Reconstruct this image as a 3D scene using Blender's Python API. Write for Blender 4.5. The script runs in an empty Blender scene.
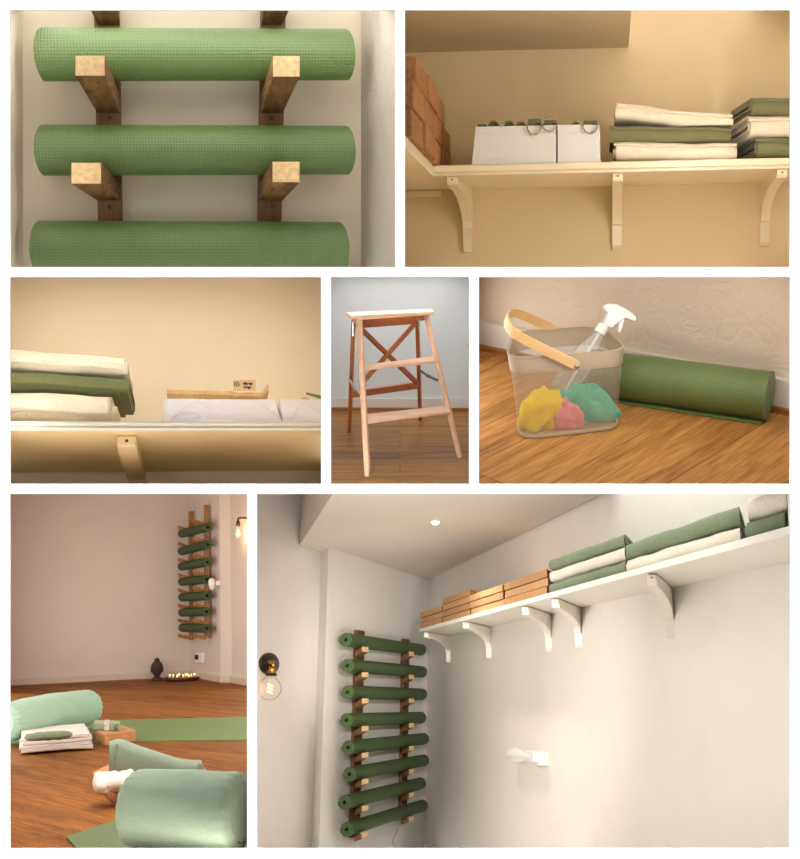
import bpy, bmesh, math, random
from mathutils import Vector, Matrix, noise

F = 1100.0            # focal length in pixels of the 800 px wide frame
CX, CY = 400.0, 429.5
EYE = Vector((0, 0, 1.25))
BOARD = 3.0           # distance of the white front wall with its seven openings
PI = math.pi
scene = bpy.context.scene
col = scene.collection
V = Vector

# ------------------------------------------------------------------ materials
def lin(c):
    c = c / 255.0
    return c / 12.92 if c <= 0.04045 else ((c + 0.055) / 1.055) ** 2.4

def rgb(r, g, b):
    return (lin(r), lin(g), lin(b), 1.0)

class NT:
    def __init__(s, name):
        s.m = bpy.data.materials.new(name); s.m.use_nodes = True
        s.t = s.m.node_tree; s.n = s.t.nodes; s.l = s.t.links
        s.b = s.n['Principled BSDF']; s.out = s.n['Material Output']
    def node(s, kind, **kw):
        n = s.n.new(kind)
        for k, v in kw.items():
            if k in n.inputs: n.inputs[k].default_value = v
            else: setattr(n, k, v)
        return n
    def link(s, a, b): s.l.new(a, b)
    def coords(s, scale=(1, 1, 1), rot=(0, 0, 0), uv=False):
        tc = s.node('ShaderNodeTexCoord'); mp = s.node('ShaderNodeMapping')
        mp.inputs['Scale'].default_value = scale; mp.inputs['Rotation'].default_value = rot
        s.link(tc.outputs['UV' if uv else 'Object'], mp.inputs['Vector'])
        return mp.outputs['Vector']
    def noise(s, vec, scale, detail=3.0, rough=0.5, dist=0.0):
        n = s.node('ShaderNodeTexNoise'); n.inputs['Scale'].default_value = scale
        n.inputs['Detail'].default_value = detail; n.inputs['Roughness'].default_value = rough
        n.inputs['Distortion'].default_value = dist
        s.link(vec, n.inputs['Vector']); return n.outputs['Fac']
    def ramp(s, fac, stops):
        r = s.node('ShaderNodeValToRGB'); e = r.color_ramp.elements
        while len(e) < len(stops): e.new(0.5)
        for k, (p, c) in enumerate(stops): e[k].position = p; e[k].color = c
        s.link(fac, r.inputs['Fac']); return r.outputs['Color']
    def math(s, op, a, b=None):
        n = s.node('ShaderNodeMath', operation=op)
        for k, x in enumerate((a, b)):
            if x is None: continue
            if isinstance(x, (int, float)): n.inputs[k].default_value = x
            else: s.link(x, n.inputs[k])
        return n.outputs[0]
    def mix(s, fac, a, b, mode='MIX'):
        n = s.node('ShaderNodeMix', data_type='RGBA', blend_type=mode)
        for k, x in ((0, fac), (6, a), (7, b)):
            if isinstance(x, (int, float, tuple)): n.inputs[k].default_value = x
            else: s.link(x, n.inputs[k])
        return n.outputs[2]
    def bump(s, h, strength, dist=0.01):
        n = s.node('ShaderNodeBump'); n.inputs['Strength'].default_value = strength
        n.inputs['Distance'].default_value = dist
        s.link(h, n.inputs['Height']); s.link(n.outputs['Normal'], s.b.inputs['Normal'])
    def base(s, c):
        if isinstance(c, tuple): s.b.inputs['Base Color'].default_value = c
        else: s.link(c, s.b.inputs['Base Color'])

def dim(c, k):
    return (c[0] * k, c[1] * k, c[2] * k, 1.0)

def m_plain(name, c, rough=0.5, metal=0.0, var=0.06, nscale=12, bump=0.0, bscale=60, bdist=0.004, sheen=0.0):
    t = NT(name); v = t.coords()
    f = t.noise(v, nscale, 4)
    t.base(t.ramp(f, [(0.3, dim(c, 1 - var)), (0.7, dim(c, 1 + var))]))
    t.b.inputs['Roughness'].default_value = rough; t.b.inputs['Metallic'].default_value = metal
    if sheen: t.b.inputs['Sheen Weight'].default_value = sheen
    if bump: t.bump(t.noise(v, bscale, 4), bump, bdist)
    return t.m

def m_plaster(name, c, strength=0.25, scale=7, crack=0.0, var=0.03):
    t = NT(name); v = t.coords()
    f = t.noise(v, 1.3, 3)
    f2 = t.noise(v, 9, 5)
    base = t.ramp(f, [(0.35, dim(c, 1 - var)), (0.65, dim(c, 1 + var))])
    t.base(t.mix(0.25, base, t.ramp(f2, [(0.3, dim(c, 0.94)), (0.7, dim(c, 1.04))])))
    t.b.inputs['Roughness'].default_value = 0.75
    h = t.math('ADD', t.noise(v, scale, 6, 0.6, 0.4), t.math('MULTIPLY', t.noise(v, scale * 6, 3), 0.25))
    if crack:
        vo = t.node('ShaderNodeTexNoise'); vo.inputs['Scale'].default_value = scale * 0.55
        vo.inputs['Detail'].default_value = 8; vo.inputs['Distortion'].default_value = 1.2
        t.link(v, vo.inputs['Vector'])
        ridge = t.math('ABSOLUTE', t.math('SUBTRACT', vo.outputs['Fac'], 0.5))
        ridge = t.math('MINIMUM', t.math('MULTIPLY', ridge, 14), 1.0)
        h = t.math('ADD', h, t.math('MULTIPLY', ridge, crack))
    t.bump(h, strength, 0.02)
    return t.m

def m_wood(name, c1, c2, rough=0.55, axis=0, scale=1.0, knots=0.0, bump=0.15, uvc=False, stops=(0.3, 0.7)):
    """straight grain running along object axis"""
    t = NT(name)
    sc = [26 * scale] * 3; sc[axis] = 1.6 * scale
    v = t.coords(tuple(sc))
    f = t.noise(v, 1.0, 6, 0.62, 0.8)
    g = t.noise(t.coords(tuple(x * 3.2 for x in sc)), 1.0, 3)
    c = t.ramp(f, [(stops[0], c2), (stops[1], c1)])
    c = t.mix(0.3, c, t.ramp(g, [(0.35, c2), (0.65, c1)]))
    if knots:
        k = t.noise(t.coords((9, 9, 9)), 1.0, 2)
        c = t.mix(t.math('MULTIPLY', t.math('GREATER_THAN', k, 0.66), knots), c, dim(c2, 0.35))
    t.base(c); t.b.inputs['Roughness'].default_value = rough
    t.bump(f, bump, 0.004)
    return t.m

def m_floor(name, ang, cols, pw=0.13, pl=1.1, rough=0.35, gap=0.4, grain=1.0):
    t = NT(name)
    v = t.coords((1, 1, 1), (0, 0, ang))
    br = t.node('ShaderNodeTexBrick', offset=0.37, squash=1.0)
    br.inputs['Scale'].default_value = 1.0
    br.inputs['Brick Width'].default_value = pl; br.inputs['Row Height'].default_value = pw
    br.inputs['Mortar Size'].default_value = 0.0016; br.inputs['Mortar Smooth'].default_value = 0.2
    br.inputs['Color1'].default_value = (0, 0, 0, 1); br.inputs['Color2'].default_value = (1, 1, 1, 1)
    t.link(v, br.inputs['Vector'])
    # per-plank offset of the grain
    sep = t.node('ShaderNodeSeparateXYZ'); t.link(v, sep.inputs[0])
    row = t.math('FLOOR', t.math('DIVIDE', sep.outputs[1], pw))
    com = t.node('ShaderNodeCombineXYZ')
    t.link(t.math('ADD', t.math('MULTIPLY', sep.outputs[0], 1.7 * grain), t.math('MULTIPLY', br.outputs['Color'], 31.0)), com.inputs[0])
    t.link(t.math('MULTIPLY', sep.outputs[1], 17.0 * grain), com.inputs[1])
    t.link(t.math('MULTIPLY', row, 3.37), com.inputs[2])
    g = t.noise(com.outputs[0], 1.0, 7, 0.65, 1.1)
    com2 = t.node('ShaderNodeCombineXYZ')
    t.link(t.math('MULTIPLY', sep.outputs[0], 9.0 * grain), com2.inputs[0]); t.link(t.math('MULTIPLY', sep.outputs[1], 110.0 * grain), com2.inputs[1])
    g2 = t.noise(com2.outputs[0], 1.0, 3, 0.6)
    c = t.ramp(g, [(0.36, cols[0]), (0.45, cols[1]), (0.54, cols[2]), (0.66, cols[3])])
    c = t.mix(0.34, c, t.ramp(g2, [(0.42, cols[0]), (0.58, cols[3])]))
    c = t.mix(0.35, c, t.ramp(br.outputs['Color'], [(0.0, cols[1]), (1.0, cols[3])]))
    c = t.mix(t.math('MULTIPLY', br.outputs['Fac'], gap), c, dim(cols[0], 0.25))
    t.base(c); t.b.inputs['Roughness'].default_value = rough; t.b.inputs['Specular IOR Level'].default_value = 0.12
    t.bump(t.math('SUBTRACT', g2, br.outputs['Fac']), 0.12, 0.003)
    return t.m

def m_yoga(name, c, cell=0.004, strength=0.5, rough=0.5, spec=0.5):
    """foam mat: fine square emboss along UV in metres"""
    t = NT(name); v = t.coords((1, 1, 1), uv=True)
    sep = t.node('ShaderNodeSeparateXYZ'); t.link(v, sep.inputs[0])
    k = 2 * PI / cell
    a = t.math('SINE', t.math('MULTIPLY', sep.outputs[0], k)); b = t.math('SINE', t.math('MULTIPLY', sep.outputs[1], k))
    h = t.math('MAXIMUM', a, b)
    ov = t.coords(); n = t.noise(ov, 14, 4)
    base = t.ramp(n, [(0.3, dim(c, 0.93)), (0.7, dim(c, 1.07))])
    f = t.math('MULTIPLY', t.math('ADD', h, 0.3), 0.5)
    t.base(t.mix(f, dim(c, 0.72), base))
    t.b.inputs['Roughness'].default_value = rough
    t.b.inputs['Specular IOR Level'].default_value = spec
    t.bump(t.math('ADD', h, t.math('MULTIPLY', t.noise(ov, 160, 2), 0.8)), strength, cell * 0.3)
    return t.m

def m_cloth(name, c, weave=500, strength=0.35, var=0.1, rough=0.95, fold=0.3):
    t = NT(name); v = t.coords()
    n = t.noise(v, weave, 2); n2 = t.noise(v, weave * 0.12, 4)
    t.base(t.mix(0.5, t.ramp(n, [(0.3, dim(c, 1 - var * 2)), (0.7, dim(c, 1 + var))]), t.ramp(n2, [(0.3, dim(c, 1 - var)), (0.7, dim(c, 1 + var * 0.6))])))
    t.b.inputs['Roughness'].default_value = rough
    t.b.inputs['Sheen Weight'].default_value = 0.15
    t.b.inputs['Specular IOR Level'].default_value = 0.15
    h = t.math('ADD', t.math('MULTIPLY', n, 0.35), t.math('MULTIPLY', n2, fold * 3))
    t.bump(h, strength, 0.006)
    return t.m

def m_cork(name, c, scale=90):
    t = NT(name); v = t.coords()
    vo = t.node('ShaderNodeTexVoronoi'); vo.inputs['Scale'].default_value = scale; t.link(v, vo.inputs['Vector'])
    sep = t.node('ShaderNodeSeparateColor'); t.link(vo.outputs['Color'], sep.inputs[0])
    n = t.noise(v, scale * 0.3, 5)
    oi = t.node('ShaderNodeObjectInfo')
    a = t.ramp(sep.outputs[0], [(0.0, dim(c, 0.62)), (0.25, dim(c, 0.95)), (0.7, c), (1.0, dim(c, 1.25))])
    a = t.mix(0.3, a, t.ramp(n, [(0.35, dim(c, 0.75)), (0.65, dim(c, 1.15))]))
    t.base(t.mix(1.0, a, t.ramp(oi.outputs['Random'], [(0.0, (0.72, 0.7, 0.68, 1)), (1.0, (1, 1, 1, 1))]), 'MULTIPLY'))
    t.b.inputs['Roughness'].default_value = 0.85
    t.bump(n, 0.3, 0.004)
    return t.m

def m_emit(name, c, strength):
    t = NT(name); t.base(c)
    t.b.inputs['Emission Color'].default_value = c; t.b.inputs['Emission Strength'].default_value = strength
    return t.m

def m_glass(name, tint=(1, 1, 1, 1), ior=1.2, rough=0.02, mixf=0.8, milk=0.03):
    """thin clear shell: mostly see-through with a glossy coat"""
    t = NT(name)
    tr = t.node('ShaderNodeBsdfTransparent'); tr.inputs[0].default_value = tint
    gl = t.node('ShaderNodeBsdfGlossy'); gl.inputs['Roughness'].default_value = 0.08
    lw = t.node('ShaderNodeLayerWeight'); lw.inputs['Blend'].default_value = mixf
    mx = t.node('ShaderNodeMixShader')
    t.link(lw.outputs['Fresnel'], mx.inputs[0]); t.link(tr.outputs[0], mx.inputs[1]); t.link(gl.outputs[0], mx.inputs[2])
    df = t.node('ShaderNodeBsdfDiffuse'); df.inputs[0].default_value = (0.9, 0.9, 0.9, 1); m2 = t.node('ShaderNodeMixShader')
    m2.inputs[0].default_value = milk; t.link(mx.outputs[0], m2.inputs[1]); t.link(df.outputs[0], m2.inputs[2])
    t.link(m2.outputs[0], t.out.inputs['Surface'])
    return t.m

def m_meshmetal(name, c, pitch=0.011, hole=0.62):
    """expanded metal sheet: diamond holes cut through the sheet, UV in metres"""
    t = NT(name); v = t.coords((1, 1, 1), uv=True)
    sep = t.node('ShaderNodeSeparateXYZ'); t.link(v, sep.inputs[0])
    k = 2 * PI / pitch
    a = t.math('SINE', t.math('MULTIPLY', t.math('ADD', sep.outputs[0], t.math('MULTIPLY', sep.outputs[1], 1.6)), k))
    b = t.math('SINE', t.math('MULTIPLY', t.math('SUBTRACT', sep.outputs[0], t.math('MULTIPLY', sep.outputs[1], 1.6)), k))
    h = t.math('GREATER_THAN', t.math('MINIMUM', t.math('ABSOLUTE', a), t.math('ABSOLUTE', b)), 1 - hole)
    t.base(c); t.b.inputs['Roughness'].default_value = 0.5
    tr = t.node('ShaderNodeBsdfTransparent'); mx = t.node('ShaderNodeMixShader')
    t.link(h, mx.inputs[0]); t.link(t.b.outputs[0], mx.inputs[1]); t.link(tr.outputs[0], mx.inputs[2])
    t.link(mx.outputs[0], t.out.inputs['Surface'])
    return t.m

M = {}
def mk():
    M['board'] = m_plain('white_board', (0.93, 0.93, 0.93, 1), 0.9, var=0.005)
    M['wall1'] = m_plaster('plaster_pale_cream', rgb(230, 217, 194), 0.12)
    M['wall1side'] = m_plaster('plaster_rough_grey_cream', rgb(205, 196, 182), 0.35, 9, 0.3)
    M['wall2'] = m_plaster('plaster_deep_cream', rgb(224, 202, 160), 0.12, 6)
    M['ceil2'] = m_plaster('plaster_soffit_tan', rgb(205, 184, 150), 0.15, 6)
    M['wall3'] = m_plaster('plaster_warm_cream', rgb(232, 218, 194), 0.06, 5)
    M['wall4'] = m_plaster('plaster_light_grey', rgb(207, 210, 210), 0.12, 8)
    M['wall5'] = m_plaster('plaster_scarred_beige', rgb(210, 192, 172), 0.34, 12, 0.5)
    M['wall6'] = m_plaster('plaster_pinkish_cream', rgb(222, 208, 196), 0.06, 5)
    M['wall7'] = m_plaster('plaster_cream', rgb(234, 229, 222), 0.22, 7)
    M['ceil7'] = m_plaster('plaster_ceiling_white', rgb(224, 214, 202), 0.15, 7)
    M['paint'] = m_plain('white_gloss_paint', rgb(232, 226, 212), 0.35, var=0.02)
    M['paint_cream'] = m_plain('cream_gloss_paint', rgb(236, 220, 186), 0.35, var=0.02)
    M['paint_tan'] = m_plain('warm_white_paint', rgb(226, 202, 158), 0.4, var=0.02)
    M['pine_old'] = m_wood('weathered_pine', rgb(150, 108, 58), rgb(72, 44, 20), 0.7, axis=1, scale=0.8, bump=0.5, knots=0.5, stops=(0.35, 0.7))
    M['pine_up'] = m_wood('weathered_pine_upright', rgb(142, 100, 56), rgb(70, 44, 22), 0.7, axis=2, scale=0.8, bump=0.5, knots=0.5)
    M['pine_end'] = m_plain('sawn_pine_end', rgb(232, 196, 144), 0.65, var=0.2, nscale=60, bump=0.3, bscale=150)
    M['pine_arm'] = m_wood('pine_arm', rgb(202, 150, 92), rgb(128, 80, 42), 0.65, axis=1, scale=1.2, bump=0.3)
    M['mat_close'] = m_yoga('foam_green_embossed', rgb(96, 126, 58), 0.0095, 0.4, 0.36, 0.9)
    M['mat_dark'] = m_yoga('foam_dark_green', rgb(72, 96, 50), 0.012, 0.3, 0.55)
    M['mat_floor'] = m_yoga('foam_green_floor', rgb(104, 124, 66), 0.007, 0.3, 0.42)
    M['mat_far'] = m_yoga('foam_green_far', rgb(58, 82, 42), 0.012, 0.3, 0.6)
    M['mat_flat'] = m_yoga('foam_sage_flat', rgb(116, 146, 84), 0.03, 0.3, 0.6)
    M['mat_flatdark'] = m_yoga('foam_green_flat', rgb(92, 118, 66), 0.03, 0.3, 0.6)
    M['cream_cloth'] = m_cloth('cream_blanket', rgb(236, 222, 196), 300)
    M['cream_cloth3'] = m_cloth('cream_fleece', rgb(240, 228, 206), 260, 0.6)
    M['green_cloth'] = m_cloth('green_blanket', rgb(122, 122, 86), 300)
    M['green_cloth3'] = m_cloth('green_fleece', rgb(118, 124, 84), 260, 0.6, 0.16)
    M['white_cloth'] = m_cloth('white_blanket', rgb(232, 224, 208), 150)
    M['sage_blanket'] = m_cloth('sage_green_blanket', rgb(122, 136, 106), 150)
    M['sage'] = m_cloth('sage_bolster_cotton', rgb(132, 152, 134), 160, 0.3, 0.06)
    M['sage_light'] = m_cloth('pale_sage_bolster_cotton', rgb(156, 190, 166), 160, 0.3, 0.06)
    M['towel'] = m_cloth('white_towel', rgb(226, 214, 204), 160, 0.5)
    M['eye_green'] = m_cloth('grey_green_eye_pillow', rgb(112, 128, 96), 220, 0.4)
    M['box_cloth'] = m_cloth('white_box_fabric', rgb(226, 224, 218), 260, 0.3, 0.03)
    M['box_cloth3'] = m_cloth('lilac_white_box_fabric', rgb(236, 230, 232), 200, 0.3, 0.02)
    M['strap'] = m_cloth('olive_strap_webbing', rgb(112, 122, 84), 300, 0.3)
    M['cork2'] = m_cork('cork_close', rgb(178, 126, 76), 95)
    M['cork7'] = m_cork('cork_far', rgb(208, 158, 108), 130)
    M['cork6'] = m_cork('cork_pale', rgb(216, 160, 108), 70)
    M['metal'] = m_plain('brushed_steel', rgb(190, 185, 176), 0.3, 1.0)
    M['screw'] = m_plain('dark_screw', rgb(84, 78, 68), 0.4, 0.6)
    M['ringmetal'] = m_plain('antique_brass_ring', rgb(176, 160, 130), 0.3, 1.0)
    M['brass'] = m_plain('brass', rgb(190, 140, 66), 0.25, 1.0)
    M['black'] = m_plain('black_enamel', rgb(24, 22, 22), 0.35)
    M['pipe'] = m_plain('dark_copper', rgb(96, 58, 40), 0.4, 0.5)
    M['glass'] = m_glass('clear_glass', mixf=0.05, milk=0.06)
    M['plastic_clear'] = m_glass('clear_plastic', (0.99, 1.0, 0.99, 1), mixf=0.10, milk=0.2)
    M['plastic_white'] = m_plain('white_plastic', rgb(240, 240, 238), 0.3, var=0.01)
    M['filament'] = m_emit('glowing_filament', (1.0, 0.5, 0.18, 1), 4.0)
    M['bulb_glow'] = m_emit('glowing_bulb', (1.0, 0.62, 0.25, 1), 6.0)
    M['downlight'] = m_emit('downlight_lens', (1.0, 0.93, 0.8, 1), 12.0)
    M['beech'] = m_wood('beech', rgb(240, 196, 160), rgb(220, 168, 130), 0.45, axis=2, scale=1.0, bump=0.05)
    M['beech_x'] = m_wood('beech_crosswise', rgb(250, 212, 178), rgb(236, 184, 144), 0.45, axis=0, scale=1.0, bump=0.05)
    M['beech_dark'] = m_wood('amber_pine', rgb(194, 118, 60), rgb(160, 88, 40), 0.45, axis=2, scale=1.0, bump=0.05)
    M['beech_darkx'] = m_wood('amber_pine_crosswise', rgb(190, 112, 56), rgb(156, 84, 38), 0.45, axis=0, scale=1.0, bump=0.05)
    M['bent'] = m_wood('bent_ash', rgb(240, 204, 150), rgb(222, 176, 116), 0.4, axis=0, scale=0.8, bump=0.05)
    M['taupe'] = m_plain('taupe_metal', rgb(166, 148, 124), 0.5, var=0.02)
    M['taupe_mesh'] = m_meshmetal('taupe_expanded_metal', rgb(178, 164, 142), 0.022, 0.8)
    M['taupe_mesh2'] = m_meshmetal('taupe_expanded_metal_inner', rgb(150, 140, 122), hole=0.6)
    M['yellow'] = m_cloth('yellow_microfibre', rgb(236, 204, 30), 240, 0.6)
    M['pink'] = m_cloth('pink_microfibre', rgb(232, 138, 140), 240, 0.6)
    M['teal'] = m_cloth('teal_microfibre', rgb(86, 186, 156), 240, 0.6)
    M['kraft'] = m_plain('kraft_paper', rgb(206, 168, 112), 0.8, var=0.12, nscale=30, bump=0.5, bscale=40)
    M['kraft_light'] = m_plain('pale_kraft_card', rgb(224, 190, 142), 0.8, var=0.05)
    M['ink'] = m_plain('dark_print', rgb(62, 46, 34), 0.8)
    M['statue'] = m_plain('dark_bronze_stone', rgb(72, 54, 44), 0.6, 0.2, bump=0.5, bscale=80)
    M['tray'] = m_plain('dark_red_wood', rgb(70, 30, 20), 0.4)
    M['pebble'] = m_plain('cream_wax', rgb(226, 196, 140), 0.5)
    M['candle'] = m_emit('candle_flame', (1.0, 0.72, 0.3, 1), 5.0)
    M['floor4'] = m_floor('oak_planks_golden', 0.0, [rgb(50, 28, 10), rgb(118, 74, 30), rgb(160, 106, 46), rgb(192, 138, 70)], 0.09, 0.9, gap=0.8)
    M['floor5'] = m_floor('oak_planks_orange', math.radians(-52), [rgb(80, 46, 16), rgb(146, 94, 42), rgb(180, 124, 62), rgb(206, 154, 90)], 0.26, 2.2, 0.45, 0.6, 0.8)
    M['floor6'] = m_floor('oak_planks_brown', math.radians(58), [rgb(48, 24, 8), rgb(108, 62, 22), rgb(142, 86, 34), rgb(172, 112, 52)], 0.26, 2.4, 0.6, 0.7, 0.7)
    M['skirt'] = m_plain('white_skirting', rgb(214, 208, 198), 0.4, var=0.02)
    M['skirt6'] = m_plain('pink_white_skirting', rgb(212, 196, 180), 0.4, var=0.02)
    M['quadrant'] = m_wood('orange_beading', rgb(176, 112, 58), rgb(120, 70, 34), 0.4, axis=0)
    M['paper_label'] = m_plain('grey_print_band', rgb(196, 192, 184), 0.6, var=0.3, nscale=60)
mk()

# ------------------------------------------------------------------ rooms
class Room:
    """A room set behind its opening; local frame: x across, y into the room, z up."""
    def __init__(s, x0, y0, x1, y1, vx, vy, k=0.0):
        s.box = (x0, y0, x1, y1)
        s.S = Matrix(((1, 0, 0), (k, 1, 0), (0, 0, 1))); s.SI = s.S.inverted(); s.k = k   # k: how far the back wall is off square
        f = V(((vx - CX) / F, 1, (CY - vy) / F)).normalized()
        r = f.cross(V((0, 0, 1))).normalized(); u = r.cross(f)
        s.R = Matrix((r, f, u)).transposed()
        s.RT = s.R.transposed()
        s.M = Matrix.Translation(EYE) @ s.R.to_4x4()
    def ray(s, px, py): return s.SI @ s.RT @ V(((px - CX) / F, 1, (CY - py) / F))
    def z(s, px, py, z): d = s.ray(px, py); return d * (z / d.z)
    def y(s, px, py, y): d = s.ray(px, py); return d * (y / d.y)
    def D(s, px, py, d): return s.ray(px, py) * d
    def pl(s, px, py, P, N): d = s.ray(px, py); return d * (P.dot(N) / d.dot(N))
    def px(s, P):
        w = s.R @ (s.S @ P); return (CX + F * w.x / w.y, CY - F * w.z / w.y)

def place(room, Mx):
    if room is None: return Mx
    if room.k: Mx = T(room.S @ Mx.translation)
    return room.M @ Mx

def frame(o, x, z=V((0, 0, 1))):
    """frame at o with its x axis along x and z as near as may be to z"""
    X = V(x).normalized(); Y = V(z).cross(X).normalized(); Z = X.cross(Y)
    m = Matrix((X, Y, Z)).transposed().to_4x4(); m.translation = o
    return m
T = Matrix.Translation
def RZ(a): return Matrix.Rotation(a, 4, 'Z')
def RX(a): return Matrix.Rotation(a, 4, 'X')
def RY(a): return Matrix.Rotation(a, 4, 'Y')

# ------------------------------------------------------------------ mesh building
class MB:
    def __init__(s): s.v = []; s.f = []; s.sm = []; s.uv = {}
    def add(s, vs, fs, smooth=False, M=None, uvs=None):
        b = len(s.v)
        for p in vs: s.v.append(M @ V(p) if M is not None else V(p))
        for k, f in enumerate(fs):
            s.f.append(tuple(b + i for i in f)); s.sm.append(smooth)
            if uvs: s.uv[len(s.f) - 1] = [uvs[i] for i in f]
        return s
    def box(s, c, d, M=None):
        x, y, z = c; a, b, e = (k / 2 for k in d)
        vs = [(x + i * a, y + j * b, z + k * e) for i in (-1, 1) for j in (-1, 1) for k in (-1, 1)]
        return s.add(vs, [(0, 1, 3, 2), (4, 6, 7, 5), (0, 4, 5, 1), (2, 3, 7, 6), (0, 2, 6, 4), (1, 5, 7, 3)], False, M)
    def hexa(s, lo, hi):
        """loft of two quads (4 points each, same winding)"""
        n = len(lo)
        fs = [tuple(range(n - 1, -1, -1)), tuple(range(n, 2 * n))] + [(i, (i + 1) % n, n + (i + 1) % n, n + i) for i in range(n)]
        return s.add(list(lo) + list(hi), fs)
    def rings(s, rings, close=True, caps=True, smooth=True, M=None, uvs=None):
        n = len(rings[0]); vs = [p for r in rings for p in r]; fs = []
        for k in range(len(rings) - 1):
            for i in range(n if close else n - 1):
                j = (i + 1) % n
                fs.append((k * n + i, k * n + j, (k + 1) * n + j, (k + 1) * n + i))
        s.add(vs, fs, smooth, M, uvs)
        if caps and close:
            s.add(rings[0], [tuple(range(n - 1, -1, -1))], False, M)
            s.add(rings[-1], [tuple(range(n))], False, M)
        return s
    def lathe(s, prof, n=24, M=None, axis='Z', caps=True):
        """prof: (radius, height)"""
        R = []
        for r, h in prof:
            ring = []
            for i in range(n):
                a = 2 * PI * i / n; c, q = r * math.cos(a), r * math.sin(a)
                ring.append(V((c, q, h)) if axis == 'Z' else (V((h, c, q)) if axis == 'X' else V((q, h, c))))
            R.append(ring)
        return s.rings(R, True, caps, True, M)
    def tube(s, pts, r, n=8, closed=False, caps=True, M=None):
        pts = [V(p) for p in pts]; R = []; m = len(pts); up = None
        for i, p in enumerate(pts):
            a = pts[(i - 1) % m] if (closed or i) else p
            b = pts[(i + 1) % m] if (closed or i < m - 1) else p
            t = (b - a).normalized()
            if up is None: up = t.orthogonal().normalized()
            up = (up - t * up.dot(t)).normalized(); w = t.cross(up)
            rr = r[i] if isinstance(r, (list, tuple)) else r
            R.append([p + (up * math.cos(2 * PI * k / n) + w * math.sin(2 * PI * k / n)) * rr for k in range(n)])
        if closed: R.append(R[0])
        return s.rings(R, True, caps and not closed, True, M)
    def prism(s, poly, a, b, M=None, smooth=False):
        """poly in (y,z), extruded over x from a to b"""
        n = len(poly)
        vs = [(a, y, z) for y, z in poly] + [(b, y, z) for y, z in poly]
        s.add(vs, [tuple(range(n - 1, -1, -1)), tuple(range(n, 2 * n))], False, M)
        return s.add(vs, [(i, (i + 1) % n, n + (i + 1) % n, n + i) for i in range(n)], smooth, M)
    def slab(s, pts, up):
        """polygon extruded along the vector up"""
        pts = [V(p) for p in pts]
        return s.hexa(pts, [p + V(up) for p in pts])

def mesh(name, mb, mat, bevel=0.0, seg=2, subsurf=0, autosmooth=False):
    me = bpy.data.meshes.new(name)
    me.from_pydata([tuple(v) for v in mb.v], [], mb.f)
    bm = bmesh.new(); bm.from_mesh(me)
    bm.faces.ensure_lookup_table()
    for k, f in enumerate(bm.faces): f.smooth = mb.sm[k] if k < len(mb.sm) else False
    if mb.uv:
        L = bm.loops.layers.uv.new('UVMap')
        for k, f in enumerate(bm.faces):
            if k in mb.uv:
                for lp, uv in zip(f.loops, mb.uv[k]): lp[L].uv = uv
    if not mb.uv: bmesh.ops.recalc_face_normals(bm, faces=bm.faces)
    bm.to_mesh(me); bm.free()
    if mat is not None: me.materials.append(mat)
    return me

def props(o, label=None, cat=None, group=None, kind=None):
    if label: o['label'] = label
    if cat: o['category'] = cat
    if group: o['group'] = group
    if kind: o['kind'] = kind
    return o

SK = [None]
def obj(name, mb, mat, parent=None, room=None, M=None, bevel=0.0, seg=2, subsurf=0, label=None, smooth_all=False):
    if SK[0] is not None and isinstance(mb, MB): mb.v = [SK[0] @ v for v in mb.v]
    me = mb if isinstance(mb, bpy.types.Mesh) else mesh(name, mb, mat)
    o = bpy.data.objects.new(name, me); col.objects.link(o)
    if parent is not None:
        o.parent = parent
        if M is not None: o.matrix_basis = M
    else:
        o.matrix_basis = place(room, M if M is not None else Matrix())
    if bevel:
        b = o.modifiers.new('edge', 'BEVEL'); b.width = bevel; b.segments = seg; b.limit_method = 'ANGLE'; b.angle_limit = math.radians(35)
    if subsurf:
        u = o.modifiers.new('sub', 'SUBSURF'); u.levels = subsurf; u.render_levels = subsurf
    if smooth_all:
        for p in me.polygons: p.use_smooth = True
    if label: o['label'] = label
    return o

def thing(name, room, M, label, cat, group=None):
    o = bpy.data.objects.new(name, None); col.objects.link(o); o.empty_display_size = 0.05
    o.matrix_basis = place(room, M)
    return props(o, label, cat, group)

KIDS = {}
def kids(o): return [c for c in bpy.data.objects if c.parent == o]
def copy_tree(o, room=None, M=None, label=None, group=None, parent=None):
    c = o.copy(); col.objects.link(c)
    if parent is not None: c.parent = parent
    if M is not None: c.matrix_basis = place(room, M)
    if label: c['label'] = label
    if group: c['group'] = group
    for ch in kids(o): copy_tree(ch, parent=c)
    return c

def struct(name, mb, mat, room):
    return props(obj(name, mb, mat, room=room), kind='structure')

# ------------------------------------------------------------------ shape library
def spiral_path(rin, rout, turns, a=0.0, nseg=24, tail=0.0):
    """centre line of a rolled sheet (a stadium when a>0) in (y,z) and its half thickness"""
    N = int(turns * nseg); pitch = (rout - rin) / turns; t = pitch * 0.86
    pts = []
    for k in range(N + 1):
        th = 2 * PI * k / nseg; r = rin + (rout - t / 2 - rin) * k / N
        cy, sz = math.cos(th), math.sin(th)
        pts.append(V((a * max(-1, min(1, cy * 6)) + r * cy, r * sz)))
    if tail:
        d = (pts[-1] - pts[-2]).normalized()
        for q in (0.33, 0.66, 1.0): pts.append(pts[N] + V((d.x, 0)) * tail * q)
    return pts, t / 2

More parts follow.
